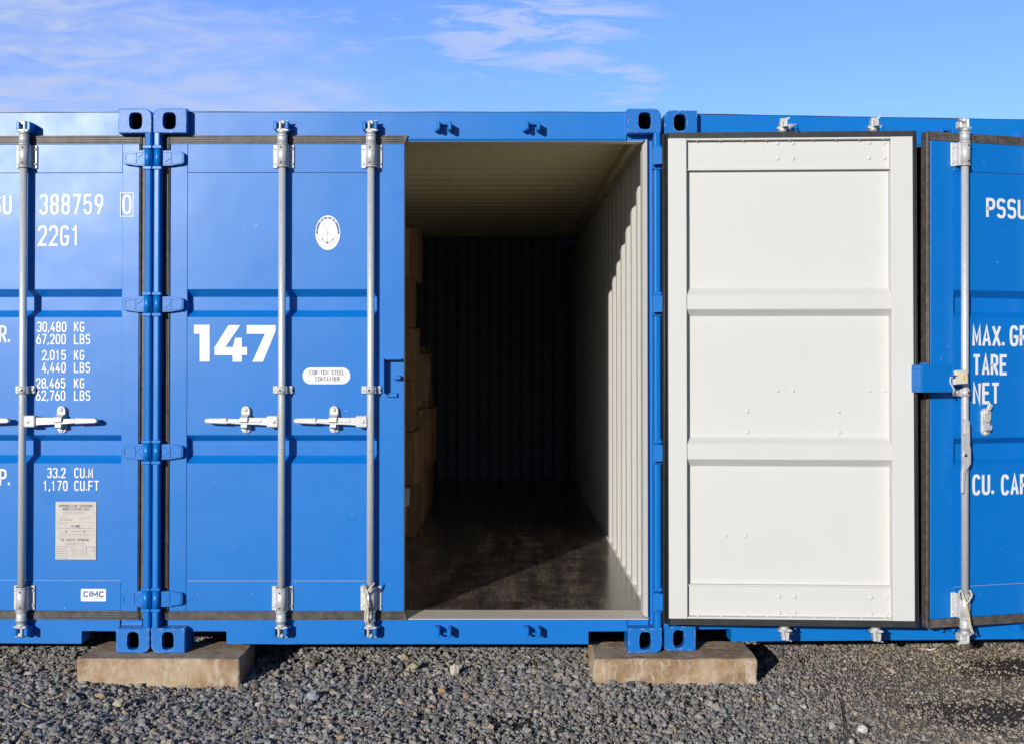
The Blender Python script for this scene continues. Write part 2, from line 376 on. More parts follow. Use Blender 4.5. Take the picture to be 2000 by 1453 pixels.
def empty(name, label, cat, group=None):
    o = bpy.data.objects.new(name, None); COL.objects.link(o); o['label'] = label; o['category'] = cat
    if group: o['group'] = group
    return o
def tag(o, label, cat, group=None):
    o['label'] = label; o['category'] = cat
    if group: o['group'] = group
    return o
BM = bmesh.new

# ------------------------------------------------------------------ stroke lettering
def arc(cx, cy, rx, ry, a0, a1, n=14, e=0.72):
    out = []
    for i in range(n+1):
        a = R(a0 + (a1-a0)*i/n); c_, s_ = math.cos(a), math.sin(a)
        out.append((cx + rx*math.copysign(abs(c_)**e, c_), cy + ry*math.copysign(abs(s_)**e, s_)))
    return out
def glyph(c, w):
    r = w/2; A = []
    def o(p): A.append((p, False))
    def cl_(p): A.append((p[:-1], True))
    if c in '0O': cl_(arc(r, .5, r, .5, 0, 360, 36, 0.62))
    elif c == '1': o([(w*.15, .80), (w*.5, .99), (w*.5, 0)])
    elif c == '2': o(arc(r, .74, r, .26, 175, -35, 14) + [(0, .0), (w, .0)])
    elif c == '3': o(arc(r, .755, r, .245, 160, -85, 14)); o(arc(r, .27, r, .27, 85, -165, 14))
    elif c == '4': o([(w*.62, 1), (0, .26), (w*1.05, .26)]); o([(w*.72, .52), (w*.72, 0)])
    elif c == '5': o([(w*.95, 1), (w*.08, 1), (0, .52)] + arc(r, .31, r, .31, 118, -165, 16))
    elif c == '6': cl_(arc(r, .29, r, .29, 0, 360, 28)); o([(0, .35), (w*.12, .55), (w*.62, 1)])
    elif c == '7': o([(0, 1), (w, 1), (w*.32, 0)])
    elif c == '8': cl_(arc(r, .755, r*.92, .245, 0, 360, 28)); cl_(arc(r, .26, r, .26, 0, 360, 28))
    elif c == '9': cl_(arc(r, .71, r, .29, 0, 360, 28)); o([(w, .65), (w*.88, .45), (w*.38, 0)])
    elif c == 'A': o([(0, 0), (r, 1.02), (w, 0)]); o([(w*.17, .28), (w*.83, .28)])
    elif c == 'B': o([(0, .5), (0, 1)] + arc(w*.3, .75, w*.65, .25, 90, -90) + [(0, .5)]); o([(0, .5)] + arc(w*.35, .25, w*.65, .25, 90, -90) + [(0, 0), (0, .5)])
    elif c == 'C': o(arc(r, .5, r, .5, 35, 325, 26, 0.62))
    elif c == 'D': o([(0, 0), (0, 1)] + arc(w*.35, .5, w*.65, .5, 90, -90, 18) + [(0, 0)])
    elif c == 'E': o([(w, 1), (0, 1), (0, 0), (w, 0)]); o([(0, .52), (w*.85, .52)])
    elif c == 'F': o([(w, 1), (0, 1), (0, 0)]); o([(0, .5), (w*.85, .5)])
    elif c == 'G': o(arc(r, .5, r, .5, 35, 345, 28, 0.62) + [(w, .45), (w*.55, .45)])
    elif c == 'I': o([(r, 0), (r, 1)])
    elif c == 'K': o([(0, 0), (0, 1)]); o([(w, 1), (w*.12, .42)]); o([(w*.35, .6), (w, 0)])
    elif c == 'L': o([(0, 1), (0, 0), (w, 0)])
    elif c == 'M': o([(0, 0), (0, 1), (r, .25), (w, 1), (w, 0)])
    elif c == 'N': o([(0, 0), (0, 1), (w, 0), (w, 1)])
    elif c == 'P': o([(0, 0), (0, 1)] + arc(w*.4, .73, w*.6, .27, 90, -90) + [(0, .46)])
    elif c == 'R': o([(0, 0), (0, 1)] + arc(w*.4, .73, w*.6, .27, 90, -90) + [(0, .46)]); o([(w*.45, .46), (w, 0)])
    elif c == 'S': o(arc(r, .75, r, .25, 25, 250, 16) + arc(r, .26, r, .26, 70, -155, 16))
    elif c == 'T': o([(0, 1), (w, 1)]); o([(r, 1), (r, 0)])
    elif c == 'U': o([(0, 1)] + arc(r, .28, r, .28, 180, 360, 16) + [(w, 1)])
    elif c == 'V': o([(0, 1), (r, 0), (w, 1)])
    elif c == 'X': o([(0, 0), (w, 1)]); o([(0, 1), (w, 0)])
    elif c == 'Y': o([(0, 1), (r, .5), (w, 1)]); o([(r, .5), (r, 0)])
    elif c == '.': o([(0, .02), (0, .12)])
    elif c == ',': o([(w*.1, .10), (-w*.12, -.10)])
    elif c == '-': o([(0, .5), (w, .5)])
    return A
def text(bm, s, x, z, h, gw, pitch, th, y, mi=0, italic=0.0):
    """x, z: lower left of the first glyph; gw: glyph width (centre lines); pitch: advance"""
    k = 0
    for c in s:
        if c == ' ': x += pitch; continue
        small = c in '.,'
        for pts, cl2 in glyph(c, gw / (h - th)):
            q = [(x + th/2 + p[0]*(h-th) + italic*p[1]*h, z + th/2 + p[1]*(h-th)) for p in pts]
            ribbon(bm, q, th, y - 0.00025*(k % 4), cl2, mi); k += 1
        x += pitch * (0.42 if small else 1)
    return x

# ------------------------------------------------------------------ container parts
WD, HT, DP = 2.438, 2.600, 6.058
FY = 0.055                                         # face of header and sill
def px_u(px): return (px - CX) / (F_PX / (D + 0.045)) + 1.679
def px_z(py): return L(Matrix.Translation((0, 0, ZB)), 560, py, 0.045)[1]

def casting(parent, right, top, back=False):
    bm = BM(); x0, x1 = 0.0, 0.162; z0, z1 = (2.482, 2.600) if top else (0.0, 0.118)
    y0, y1 = 0.0, 0.178; rc = 0.035
    outer = []
    if top: hx, hz, rx, rz = 0.078, 2.541, 0.031, 0.040
    else: hx, hz, rx, rz = 0.080, 0.058, 0.028, 0.042
    cc = (x0+rc, z1-rc) if top else (x0+rc, z0+rc)
    angs = sorted(set([2*math.pi*i/40 for i in range(40)] + [math.atan2(z-hz, x-hx) % (2*math.pi) for x, z in ((x1, z0), (x1, z1), (x0, z0 if top else z1))]))
    def out(a):
        dx, dz = math.cos(a), math.sin(a)
        tt = min([(b_ - o_)/d_ for b_, o_, d_ in ((x0 if dx < 0 else x1, hx, dx), (z0 if dz < 0 else z1, hz, dz)) if abs(d_) > 1e-9])
        x, z = hx + dx*tt, hz + dz*tt
        inq = (x < cc[0]) and ((z > cc[1]) if top else (z < cc[1]))
        if inq:
            ox, oz = hx-cc[0], hz-cc[1]; bq = ox*dx+oz*dz; cq = ox*ox+oz*oz-rc*rc
            tt = -bq + math.sqrt(bq*bq-cq); x, z = hx+dx*tt, hz+dz*tt
        return x, z
    O_ = [out(a) for a in angs]
    I_ = [(hx + rx*math.copysign(abs(math.cos(a))**.62, math.cos(a)), hz + rz*math.copysign(abs(math.sin(a))**.62, math.sin(a))) for a in angs]
    n = len(angs)
    # rounded front edge: front loop slightly inset
    cxm, czm = (x0+x1)/2, (z0+z1)/2
    def shr(p, s): return (cxm + (p[0]-cxm)*(1 - s/0.081), czm + (p[1]-czm)*(1 - s/0.059))
    loops = [[(p, y) for p in I_] for p, y in ()]
    rings = []
    for pts, y in (([(hx+(p[0]-hx)*.97, hz+(p[1]-hz)*.97) for p in I_], 0.035), (I_, 0.003), ([shr(p, 0) if False else (hx+(p[0]-hx)*1.06, hz+(p[1]-hz)*1.06) for p in I_], 0.0),
                   ([shr(p, 0.004) for p in O_], 0.0), (O_, 0.004), (O_, y1)):
        rings.append([bm.verts.new((p[0], y, p[1])) for p in pts])
    for k in range(len(rings)-1):
        for i in range(n):
            j = (i+1) % n
            f = bm.faces.new((rings[k][i], rings[k][j], rings[k+1][j], rings[k+1][i]))
            if k in (1,): f.smooth = True
    bm.faces.new(rings[-1])
    # hollow inside: back of the cavity
    iv = [bm.verts.new((x, y, z)) for y in (0.035, 0.15) for x, z in ((x0+.02, z0+.014), (x1-.02, z0+.014), (x1-.02, z1-.014), (x0+.02, z1-.014))]
    for q in ((4,5,6,7), (0,1,5,4), (1,2,6,5), (2,3,7,6), (3,0,4,7)): bm.faces.new([iv[i] for i in q]).material_index = 1
    if back:
        for v_ in bm.verts: v_.co.y = DP - v_.co.y
    o = finish('corner_casting', bm, [CASTBLUE, DARK], parent, mirror=right, recalc=False)
    bm = BM(); bm.from_mesh(o.data); bmesh.ops.recalc_face_normals(bm, faces=bm.faces[:]); bm.to_mesh(o.data); bm.free()
    return o

HZS = [px_z(311), px_z(595), px_z(881), px_z(1167)]     # hinge heights
def post(parent, right):
    bm = BM()
    pts = []
    # rounded outer tube of the post (section in xy), pushed up
    sec = [(0.004, 0.16), (0.0, 0.018), (0.003, 0.008), (0.009, 0.002), (0.026, 0.0), (0.032, 0.003), (0.036, 0.012), (0.036, 0.085), (0.057, 0.086), (0.057, 0.16)]
    a = [bm.verts.new((x, y, 0.118)) for x, y in sec]; b_ = [bm.verts.new((x, y, 2.482)) for x, y in sec]
    for i in range(len(sec)):
        j = (i+1) % len(sec); f = bm.faces.new((a[i], a[j], b_[j], b_[i])); f.smooth = False
    bm.faces.new(a[::-1]); bm.faces.new(b_)
    box(bm, 0.0572, 0.075, 0.105, 0.175, 0.118, 2.482)
    o = finish('corner_post', bm, BLUE, parent, mirror=right)
    for hz in HZS:
        for dz in (-1, 1):
            bm = BM(); box(bm, -0.001, 0.043, -0.006, 0.03, hz + dz*0.050 - 0.008, hz + dz*0.050 + 0.008, 0.003)
            finish('hinge_lug', bm, BLUE, o, mirror=right)
    return o

def corr_wall(parent, right):
    """corrugated long side wall"""
    bm = BM(); pts = []; y = 0.178; k = 0
    xo, xi = 0.018, 0.043
    while y < DP - 0.178:
        pts += [(xo, y), (xo, y+0.072), (xi, y+0.140), (xi, y+0.210)]; y += 0.278
    pts = [p for p in pts if p[1] <= DP-0.178] + [(xo, DP-0.178)]
    z0, z1 = 0.157, 2.50
    for off, mi in ((0.0, 0), (0.0025, 1)):
        a = [bm.verts.new((x+off, y_, z0)) for x, y_ in pts]; b_ = [bm.verts.new((x+off, y_, z1)) for x, y_ in pts]
        for i in range(len(pts)-1): bm.faces.new((a[i], a[i+1], b_[i+1], b_[i])).material_index = mi
    return finish('side_wall', bm, [BLUE, INNER], parent, mirror=right, recalc=False)

def keeper(parent, x, z, up, yf, mirror):
    """two lugs on the beam that hold a cam; z is the middle of the lugs, up: jaw opens downwards"""
    bm = BM(); s = 1 if up else -1
    box(bm, x-0.040, x-0.022, yf-0.074, yf+0.002, z-0.022, z+0.020, 0.004)
    box(bm, x+0.014, x+0.032, yf-0.068, yf+0.002, z-0.020, z+0.022, 0.005)
    box(bm, x-0.024, x+0.016, yf-0.030, yf+0.002, z+s*0.010, z+s*0.022, 0.003)
    box(bm, x+0.028, x+0.044, yf-0.040, yf-0.004, z-s*0.022, z-s*0.010, 0.003)
    return finish('cam_keeper', bm, BLUE, parent, mirror=mirror)

BARS = [L(Matrix.Translation((0, 0, ZB)), p_, 700, 0.005)[0]+1.679 for p_ in (550.0, 723.5)]
ZCT, ZCB = px_z(250), px_z(1229)
def container(label):
    c = empty('shipping_container', label, 'shipping container', 'blue shipping containers side by side')
    for right in (False, True):
        for top in (False, True):
            casting(c, right, top); casting(c, right, top, True)
        post(c, right); corr_wall(c, right)
        bm = BM(); box(bm, 0.004, 0.066, 0.16, DP-0.178, 2.500, 2.574, 0.004); o = finish('top_side_rail', bm, [BLUE], c, mirror=right)
        bm = BM(); box(bm, 0.004, 0.05, 0.178, DP-0.178, 0.02, 0.1565, 0.004); finish('bottom_side_rail', bm, BLUE, c, mirror=right)
        bm = BM(); box(bm, 0.004, 0.09, DP-0.16, DP-0.01, 0.118, 2.482); finish('corner_post', bm, BLUE, c, mirror=right)
        bm = BM(); box(bm, 0.0665, 0.100, 0.150, DP-0.17, 2.4895, 2.556, 0.003); box(bm, 0.010, 0.0655, 0.180, DP-0.17, 2.4895, 2.4990); finish('ceiling_rail', bm, [CEIL], c, mirror=right)
        bm = BM(); box(bm, 0.006, 0.0525, 0.1795, DP-0.17, 0.1572, 0.1592); finish('wall_ledge', bm, INNER, c, mirror=right)
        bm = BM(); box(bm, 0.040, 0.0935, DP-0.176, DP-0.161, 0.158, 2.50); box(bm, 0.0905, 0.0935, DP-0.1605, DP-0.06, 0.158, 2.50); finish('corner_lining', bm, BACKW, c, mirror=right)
        # pale inner jamb beside the opening
        bm = BM(); prism_pts = [(0.0585, 0.060), (0.0615, 0.055), (0.078, 0.100), (0.078, 0.190), (0.0585, 0.190)]
        a = [bm.verts.new((x, y, 0.158)) for x, y in prism_pts]; b_ = [bm.verts.new((x, y, 2.462)) for x, y in prism_pts]
        for i in range(5): bm.faces.new((a[i], a[(i+1) % 5], b_[(i+1) % 5], b_[i]))
        finish('door_jamb', bm, WHITE, c, mirror=right)
    zt, zh = px_z(218), 2.455
    bm = BM()
    prism_x(bm, [(FY, zt-0.004), (FY, zh+0.010), (FY+0.004, zh), (FY+0.09, zh), (FY+0.09, zt-0.004)], 0.1624, WD-0.1624)
    box(bm, 0.058, 0.1622, FY+0.012, FY+0.09, zh+0.0005, 2.4815)
    box(bm, WD-0.1622, WD-0.058, FY+0.012, FY+0.09, zh+0.0005, 2.4815)
    h = finish('header_beam', bm, BLUE, c)
    bm = BM(); box(bm, 0.079, WD-0.079, FY+0.010, FY+0.089, zh-0.0025, zh-0.0005); finish('header_lining', bm, WHITE, c)
    bm = BM()
    xs = [0.1624 + (WD-0.3248)*i/60 for i in range(61)]
    rn = [mnoise.noise(Vector((x*4, zt, 3)))*0.0022 for x in xs]
    for i in range(60):
        vs = [bm.verts.new(p) for p in ((xs[i], FY+0.006, zt-0.004), (xs[i+1], FY+0.006, zt-0.004), (xs[i+1], FY+0.006, zt+0.001+rn[i+1]), (xs[i], FY+0.006, zt+0.001+rn[i]))]
        bm.faces.new(vs)
        vs2 = [bm.verts.new(p) for p in ((xs[i], FY+0.006, zt+0.001+rn[i]), (xs[i+1], FY+0.006, zt+0.001+rn[i+1]), (xs[i+1], FY+0.09, zt+0.002), (xs[i], FY+0.09, zt+0.002))]
        bm.faces.new(vs2)
    finish('roof_edge_shade', bm, DARK, c)  # near-black strip: the shading at the roof flange, put in as colour
    # roof with shallow cross corrugation
    bm = BM(); y = 0.146; pr = []
    while y < DP-0.17: pr += [(y, 2.560), (y+0.09, 2.560), (y+0.12, 2.538), (y+0.21, 2.538)]; y += 0.24
    pr.append((DP-0.17, 2.560)); pr.append((DP-0.04, 2.560))
    for off, mi in ((0.004, 0), (0.0, 1)):
        a = [bm.verts.new((0.0665, y_, z+off)) for y_, z in pr]; b_ = [bm.verts.new((WD-0.0665, y_, z+off)) for y_, z in pr]
        for i in range(len(pr)-1): bm.faces.new((a[i], a[i+1], b_[i+1], b_[i])).material_index = mi
    finish('roof', bm, [BLUE, CEIL], c, recalc=False)
    # sill beam with fork pockets beside the castings
    zs = px_z(1210); zn = px_z(1233); xa = px_u(443)
    bm = BM()
    prism(bm, [(0.1625, zn), (xa-0.004, zn), (xa, zn-0.004), (xa, 0.030), (WD-xa, 0.030), (WD-xa, zn-0.004), (WD-xa+0.004, zn), (WD-0.1625, zn), (WD-0.1625, zs), (0.1625, zs)], FY, FY+0.11)
    box(bm, 0.058, 0.1620, FY+0.010, FY+0.11, 0.1182, zs); box(bm, WD-0.1620, WD-0.058, FY+0.010, FY+0.11, 0.1182, zs)
    finish('sill_beam', bm, BLUE, c)
    bm = BM(); prism_x(bm, [(FY-0.002, zs+0.0005), (FY-0.002, zs+0.004), (0.222, 0.1562), (0.222, zs+0.0005)], 0.0575, WD-0.0575); finish('threshold_plate', bm, SILL, c)
    bm = BM(); box(bm, 0.05, WD-0.05, 0.2225, DP-0.1, 0.125, 0.157); finish('floor', bm, PLY, c)
    bm = BM()
    for i in range(18): box(bm, 0.051, WD-0.051, 0.30+i*0.31, 0.345+i*0.31, 0.03, 0.1248)
    finish('floor_bearers', bm, BLUE, c)
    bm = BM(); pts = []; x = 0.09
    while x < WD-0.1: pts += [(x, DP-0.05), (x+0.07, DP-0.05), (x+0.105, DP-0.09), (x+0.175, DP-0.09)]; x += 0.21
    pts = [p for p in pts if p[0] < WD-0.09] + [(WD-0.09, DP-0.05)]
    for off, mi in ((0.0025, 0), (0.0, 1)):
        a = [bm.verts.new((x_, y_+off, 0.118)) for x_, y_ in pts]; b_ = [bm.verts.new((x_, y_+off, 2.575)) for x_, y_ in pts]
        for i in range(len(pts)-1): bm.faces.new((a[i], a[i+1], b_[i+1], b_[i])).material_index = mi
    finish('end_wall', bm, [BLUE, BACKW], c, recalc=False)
    for right in (False, True):
        for xb in BARS:
            keeper(c, xb, ZCT, True, FY, right); keeper(c, xb, ZCB, False, FY, right)
    return c

# ------------------------------------------------------------------ doors (written in the frame of a closed left door, then hung on the hinge line)
AX, AY = 0.025, -0.005
ZT, ZBm = px_z(282), px_z(1193)                 # door leaf top and bottom
GT, GB = px_z(265), px_z(1210)                  # outer edge of the rubber seal
SEAM_T, SEAM_B = px_z(338), px_z(1134)
U0, U1, U2, U3 = px_u(332), px_u(365), px_u(738), px_u(789)
BARY = 0.005
def door(parent, right, hanging=None, dusty=True, inside=False):
    GT = px_z(271) if inside else px_z(265); GB = px_z(1205) if inside else px_z(1210)
    kw = dict(mirror=right, off=((WD-AX) if right else AX, AY, 0))
    ym, yb, yp, yg = 0.045, 0.0462, 0.048, 0.086
    bm = BM()
    # exterior skin
    for a, b2, y0 in ((U0, U1, ym), (U2, U3, ym)):
        box(bm, a, b2, y0, 0.0515, ZBm, ZT, 0.0015)
    e = 0.0006
    for z0, z1 in ((SEAM_T+0.001, ZT), (ZBm, SEAM_B-0.001)): box(bm, U1+e, U2-e, yb, 0.0514, z0, z1, 0.0015)
    gz = [[px_z(v_) for v_ in q] for q in ((565, 580, 606, 620), (849, 862, 890, 905))]
    def prof(o, g_): # z, y from top down
        p = [(SEAM_T-0.001, o)]
        for q in gz:
            p += [(q[0], o), (q[0]-0.004, o+0.003), (q[1]+0.004, g_-0.003), (q[1], g_), (q[2], g_), (q[2]-0.004, g_-0.003), (q[3]+0.004, o+0.003), (q[3], o)]
        return p + [(SEAM_B+0.001, o)]
    for pr, mi in ((prof(yp, yg), 0), (prof(yp+0.004, yg+0.004), 1)):
        a = [bm.verts.new((U1+e, y, z)) for z, y in pr]; b_ = [bm.verts.new((U2-e if mi == 0 else U3-0.1004, y, z)) for z, y in pr]
        for i in range(len(pr)-1):
            f = bm.faces.new((a[i], b_[i], b_[i+1], a[i+1])); f.material_index = mi
    for q in gz:
        for xa_ in (U1-0.0002, U2-0.0012): prism_x(bm, [(0.0486, q[0]), (0.0865, q[1]), (0.0865, q[2]), (0.0486, q[3])], xa_, xa_+0.0015)
    # interior: pale members and cross members
    UI = U3-0.100
    for a, b2 in ((U0-0.006, U1-0.0004), (UI, U3)): box(bm, a, b2, 0.0517, 0.098, ZBm, ZT, 0.0025, 2, mi=1)
    box(bm, U1+e, UI-e, 0.0521, 0.070, SEAM_T-0.002, ZT-0.010, 0.001, mi=1)
    box(bm, U1+e, UI-e, 0.0521, 0.070, ZBm+0.010, SEAM_B+0.004, 0.001, mi=1)
    box(bm, U1+e, UI-e, 0.0521, 0.096, ZT-0.0095, ZT-0.001, 0.001, mi=1)
    box(bm, U1+e, UI-e, 0.0521, 0.096, ZBm+0.001, ZBm+0.0095, 0.001, mi=1)
    box(bm, U1+e, UI-e, 0.0521, 0.078, SEAM_T-0.010, SEAM_T-0.003, 0.001, mi=1)
    box(bm, U1+e, UI-e, 0.0521, 0.078, SEAM_B+0.005, SEAM_B+0.012, 0.001, mi=1)
    d = finish('door', bm, [BLUE, WHITE], parent, **kw)
    # rubber seal all round
    bm = BM(); g0, g1 = 0.062, px_u(796)
    sl = px_u(789)
    for z0, z1 in ((ZT+0.0005, GT), (GB, ZBm-0.0005)):
        prism(bm, [(g0, z0), (sl if not (z0 > 1) else sl, z0), (g1 if z0 > 1 else g1, z1 if z0 > 1 else z0), (g0, z1)] if z0 > 1 else [(g0, z0), (g1, z0), (sl, z1), (g0, z1)], 0.044, 0.092)
        for fz in (0.22, 0.5, 0.80):
            zz = z0 + (z1-z0)*fz; cyl(bm, (g0, 0.0445, zz), (sl-0.004, 0.0445, zz), 0.0022 if fz != 0.5 else 0.0016, 8)
    for x0, x1 in ((g0, U0-0.0008), (U3+0.0008, U3+0.020))[:2 if right else 1]:
        box(bm, x0, x1, 0.046, 0.094, GB+0.001, GT-0.001, 0.003)
        cyl(bm, ((x0+x1)/2, 0.0465, GB+0.004), ((x0+x1)/2, 0.0465, GT-0.004), 0.0045, 8)
        cyl(bm, ((x0+x1)/2, 0.0935, GB+0.004), ((x0+x1)/2, 0.0935, GT-0.004), 0.0045, 8)
    # inner lip of the seal seen when the door stands open
    box(bm, 0.044, g0-0.0005, 0.050, 0.082, GB+0.002, GT-0.002, 0.003)
    cyl(bm, (0.052, 0.084, GB+0.006), (0.052, 0.084, GT-0.006), 0.005, 8)
    finish('rubber_seal', bm, [RUB if dusty else RUBK], d, **kw)
    # hinges
    for hz in HZS:
        bm = BM(); xe = px_u(361)
        prism(bm, [(0.002, hz-0.041), (0.080, hz-0.036), (xe-0.008, hz-0.029), (xe, hz-0.020), (xe, hz+0.020), (xe-0.008, hz+0.029), (0.080, hz+0.036), (0.002, hz+0.041)], 0.020, 0.036, 0.003)
        box(bm, 0.070, xe-0.006, 0.034, 0.0465, hz-0.028, hz+0.028)
        cyl(bm, (AX-0.004, 0.011, hz-0.041), (AX-0.004, 0.011, hz+0.041), 0.0165, 16)
        for q in ([(0.045, hz-0.030), (xe-0.014, hz-0.021), (xe-0.010, hz), (xe-0.014, hz+0.021), (0.045, hz+0.030)],
                  [(0.050, hz-0.020), (0.078, hz), (0.050, hz+0.020)], [(0.082, hz-0.026), (0.082, hz+0.026)]):
            ribbon(bm, q, 0.005, 0.0202, thick=0.0035)
        finish('hinge', bm, BLUE, d, **kw)
    # locking bars
    zm = px_z(761); zhd = px_z(822)
    for i, xb in enumerate(BARS):
        bm = BM(); cyl(bm, (xb, BARY, ZCB+0.03), (xb, BARY, ZCT-0.03), 0.0172, 24)
        for z0, z1, r in ((px_z(283)-0.002, px_z(266), 0.0235), (px_z(1192), px_z(1212), 0.0235), (px_z(270), px_z(267), 0.025), (px_z(1205), px_z(1208), 0.026)):
            cyl(bm, (xb, BARY, z0), (xb, BARY, z1), r, 24)
        finish('locking_bar', bm, GALV, d, **kw)
        for zc, s in ((ZCT, 1), (ZCB, -1)):              # cams
            bm = BM()
            cyl(bm, (xb, BARY, zc-s*0.036), (xb, BARY, zc-s*0.022), 0.021, 16)
            prism(bm, [(xb-0.026, zc-s*0.026), (xb+0.026, zc-s*0.027), (xb+0.036, zc-s*0.020), (xb+0.020, zc-s*0.014), (xb-0.020, zc-s*0.014), (xb-0.030, zc-s*0.018)], BARY-0.016, BARY+0.018, 0.003)
            box(bm, xb-0.014, xb-0.002, BARY-0.020, BARY+0.022, zc-0.020, zc+0.022, 0.004)
            box(bm, xb-0.014, xb+0.012, BARY-0.012, BARY+0.020, zc+s*0.008, zc+s*0.026, 0.004)
            prism(bm, [(xb+0.004, zc+s*0.010), (xb+0.016, zc+s*0.012), (xb+0.034, zc+s*0.030), (xb+0.026, zc+s*0.030), (xb+0.004, zc+s*0.022)], BARY+0.002, BARY+0.016, 0.002)
            prism(bm, [(xb-0.004, zc-s*0.020), (xb+0.014, zc-s*0.018), (xb+0.012, zc+s*0.016), (xb+0.0, zc+s*0.020)], BARY+0.014, BARY+0.050, 0.003)
            finish('locking_cam', bm, ZINC, d, **kw)
        for z0, z1 in ((px_z(330), px_z(284)), (px_z(1191), px_z(1143))):       # end guides
            if z0 > z1: z0, z1 = z1, z0
            bm = BM(); zc = (z0+z1)/2
            for sx in (-1, 1):
                box(bm, xb+sx*0.024, xb+sx*0.051, 0.037, 0.0445, z0, z1, 0.003)
                box(bm, xb+sx*0.021, xb+sx*0.028, BARY, 0.042, z0+0.003, z1-0.003, 0.001)
                for dz in (-0.036, 0, 0.036):
                    dome(bm, xb+sx*0.040, 0.0372, zc+dz, 0.0085 if dz else 0.004, 0.6)
            cyl(bm, (xb, BARY, z0), (xb, BARY, z1), 0.0245, 24)
            for zz in (z0, z1-0.006): cyl(bm, (xb, BARY, zz), (xb, BARY, zz+0.006), 0.0275, 24)
            for dz in (-0.036, 0.036): cyl(bm, (xb-0.003, BARY-0.0246, zc+dz), (xb-0.003, BARY-0.020, zc+dz), 0.0045, 8, mi=1)
            finish('bar_guide', bm, [ZINC, DARK], d, **kw)
        bm = BM()                                         # middle strap
        for sx in (-1, 1):
            box(bm, xb+sx*0.020, xb+sx*0.048, 0.030, 0.047, zm-0.019, zm+0.019, 0.004)
            box(bm, xb+sx*0.0195, xb+sx*0.025, BARY-0.004, 0.036, zm-0.018, zm+0.018, 0.001)
            dome(bm, xb+sx*0.037, 0.0302, zm, 0.010, 0.6)
        cyl(bm, (xb, BARY, zm-0.0185), (xb, BARY, zm+0.0185), 0.0225, 24)
        cyl(bm, (xb-0.004, BARY-0.0228, zm), (xb-0.004, BARY-0.019, zm), 0.0055, 8, mi=1)
        finish('bar_strap', bm, [ZINC, DARK], d, **kw)
        # handle, or a handle left hanging down
        bm = BM(); gx = xb-0.372
        def bar_handle(bm):
            box(bm, xb-0.068, xb-0.014, BARY-0.020, BARY+0.022, zhd-0.027, zhd+0.029, 0.006, 2)
            dome(bm, xb-0.034, BARY-0.0203, zhd, 0.009, 0.5)
            prism(bm, [(xb-0.066, zhd-0.019), (xb-0.066, zhd+0.021), (xb-0.105, zhd+0.019), (xb-0.16, zhd+0.020), (xb-0.205, zhd+0.010), (xb-0.255, zhd+0.016), (xb-0.262, zhd-0.008), (xb-0.215, zhd-0.010), (xb-0.15, zhd-0.012), (xb-0.105, zhd-0.014)], BARY-0.010, BARY+0.002, 0.003)
            ribbon(bm, [(xb-0.26, zhd-0.002), (xb-0.19, zhd+0.001), (xb-0.10, zhd+0.004)], 0.007, BARY-0.0098, thick=0.006)
            prism(bm, [(xb-0.258, zhd-0.011), (xb-0.258, zhd+0.019), (xb-0.355, zhd+0.017), (xb-0.366, zhd+0.010), (xb-0.366, zhd-0.002), (xb-0.355, zhd-0.007)], BARY-0.016, BARY+0.004, 0.004)
        if not (hanging and i == 1):
            bar_handle(bm); finish('bar_handle', bm, ZINC, d, **kw)
        xc = xb-0.178 if not (hanging and i == 1) else xb-0.142
        for _ in range(1):
            bm = BM()
            def stad(w_, h0, h1, n=8):
                p = [(xc + w_*math.cos(math.pi*k/n), h1 - w_ + w_*math.sin(math.pi*k/n)) for k in range(n+1)]
                return p + [(xc - w_*math.cos(math.pi*k/n), h0 + w_ - w_*math.sin(math.pi*k/n)) for k in range(n+1)]
            prism(bm, stad(0.0235, zhd-0.058, zhd+0.074), 0.038, 0.0478, 0.002)
            prism(bm, stad(0.0205, zhd+0.006, zhd+0.073), 0.026, 0.0378, 0.002)
            if not (hanging and i == 1):
                prism_x(bm, [(0.026, zhd+0.034), (BARY-0.022, zhd+0.020), (BARY-0.026, zhd+0.002), (BARY-0.020, zhd-0.002), (BARY-0.014, zhd+0.014), (0.036, zhd+0.026)], xc-0.018, xc+0.018)
                prism_x(bm, [(0.038, zhd-0.010), (BARY-0.014, zhd-0.012), (BARY-0.018, zhd-0.026), (0.004, zhd-0.034), (0.038, zhd-0.034)], xc-0.014, xc+0.014)
            else:
                prism_x(bm, [(0.038, zhd-0.010), (0.010, zhd-0.006), (0.010, zhd-0.026), (0.020, zhd-0.034), (0.038, zhd-0.034)], xc-0.012, xc+0.014)
                prism(bm, [(xc-0.012, zhd+0.066), (xc+0.010, zhd+0.062), (xc-0.006, zhd+0.100), (xc-0.024, zhd+0.088)], 0.016, 0.030, 0.002)
            dome(bm, xc, 0.0262, zhd+0.055, 0.011, 0.55); dome(bm, xc, 0.0382, zhd-0.044, 0.011, 0.55)
            finish('handle_catch', bm, ZINC, d, **kw)
    # rivets on the inside, only where the inside is seen
    if inside:
        spots = []
        for xb in BARS:
            for zz, dx, dz in ((px_z(306), 0.036, 0.036), (px_z(1167), 0.036, 0.038)):
                spots += [(xb+sx*dx, 0.0702, zz+sz*dz, 0.010) for sx in (-1, 1) for sz in (-1, 1)]
            spots += [(xb+sx*0.036, 0.0522, zm, 0.009) for sx in (-1, 1)] + [(xb-0.178, 0.0522, zhd+dz, 0.010) for dz in (-0.044, 0.055)]
        spots += [(x, 0.0522, px_z(1038), 0.008) for x in (px_u(439), px_u(477))]
        spots += [(U1+0.05+k*0.108, 0.086, zz, 0.0055) for k in range(9) for zz in (ZT-0.0098, ZBm+0.0098)]
        for x, y, z, r in spots:
            bm = BM(); dome(bm, x, y, z, r, 0.5, 0, 1); finish('rivet', bm, WHITE, d, **kw)
    return d

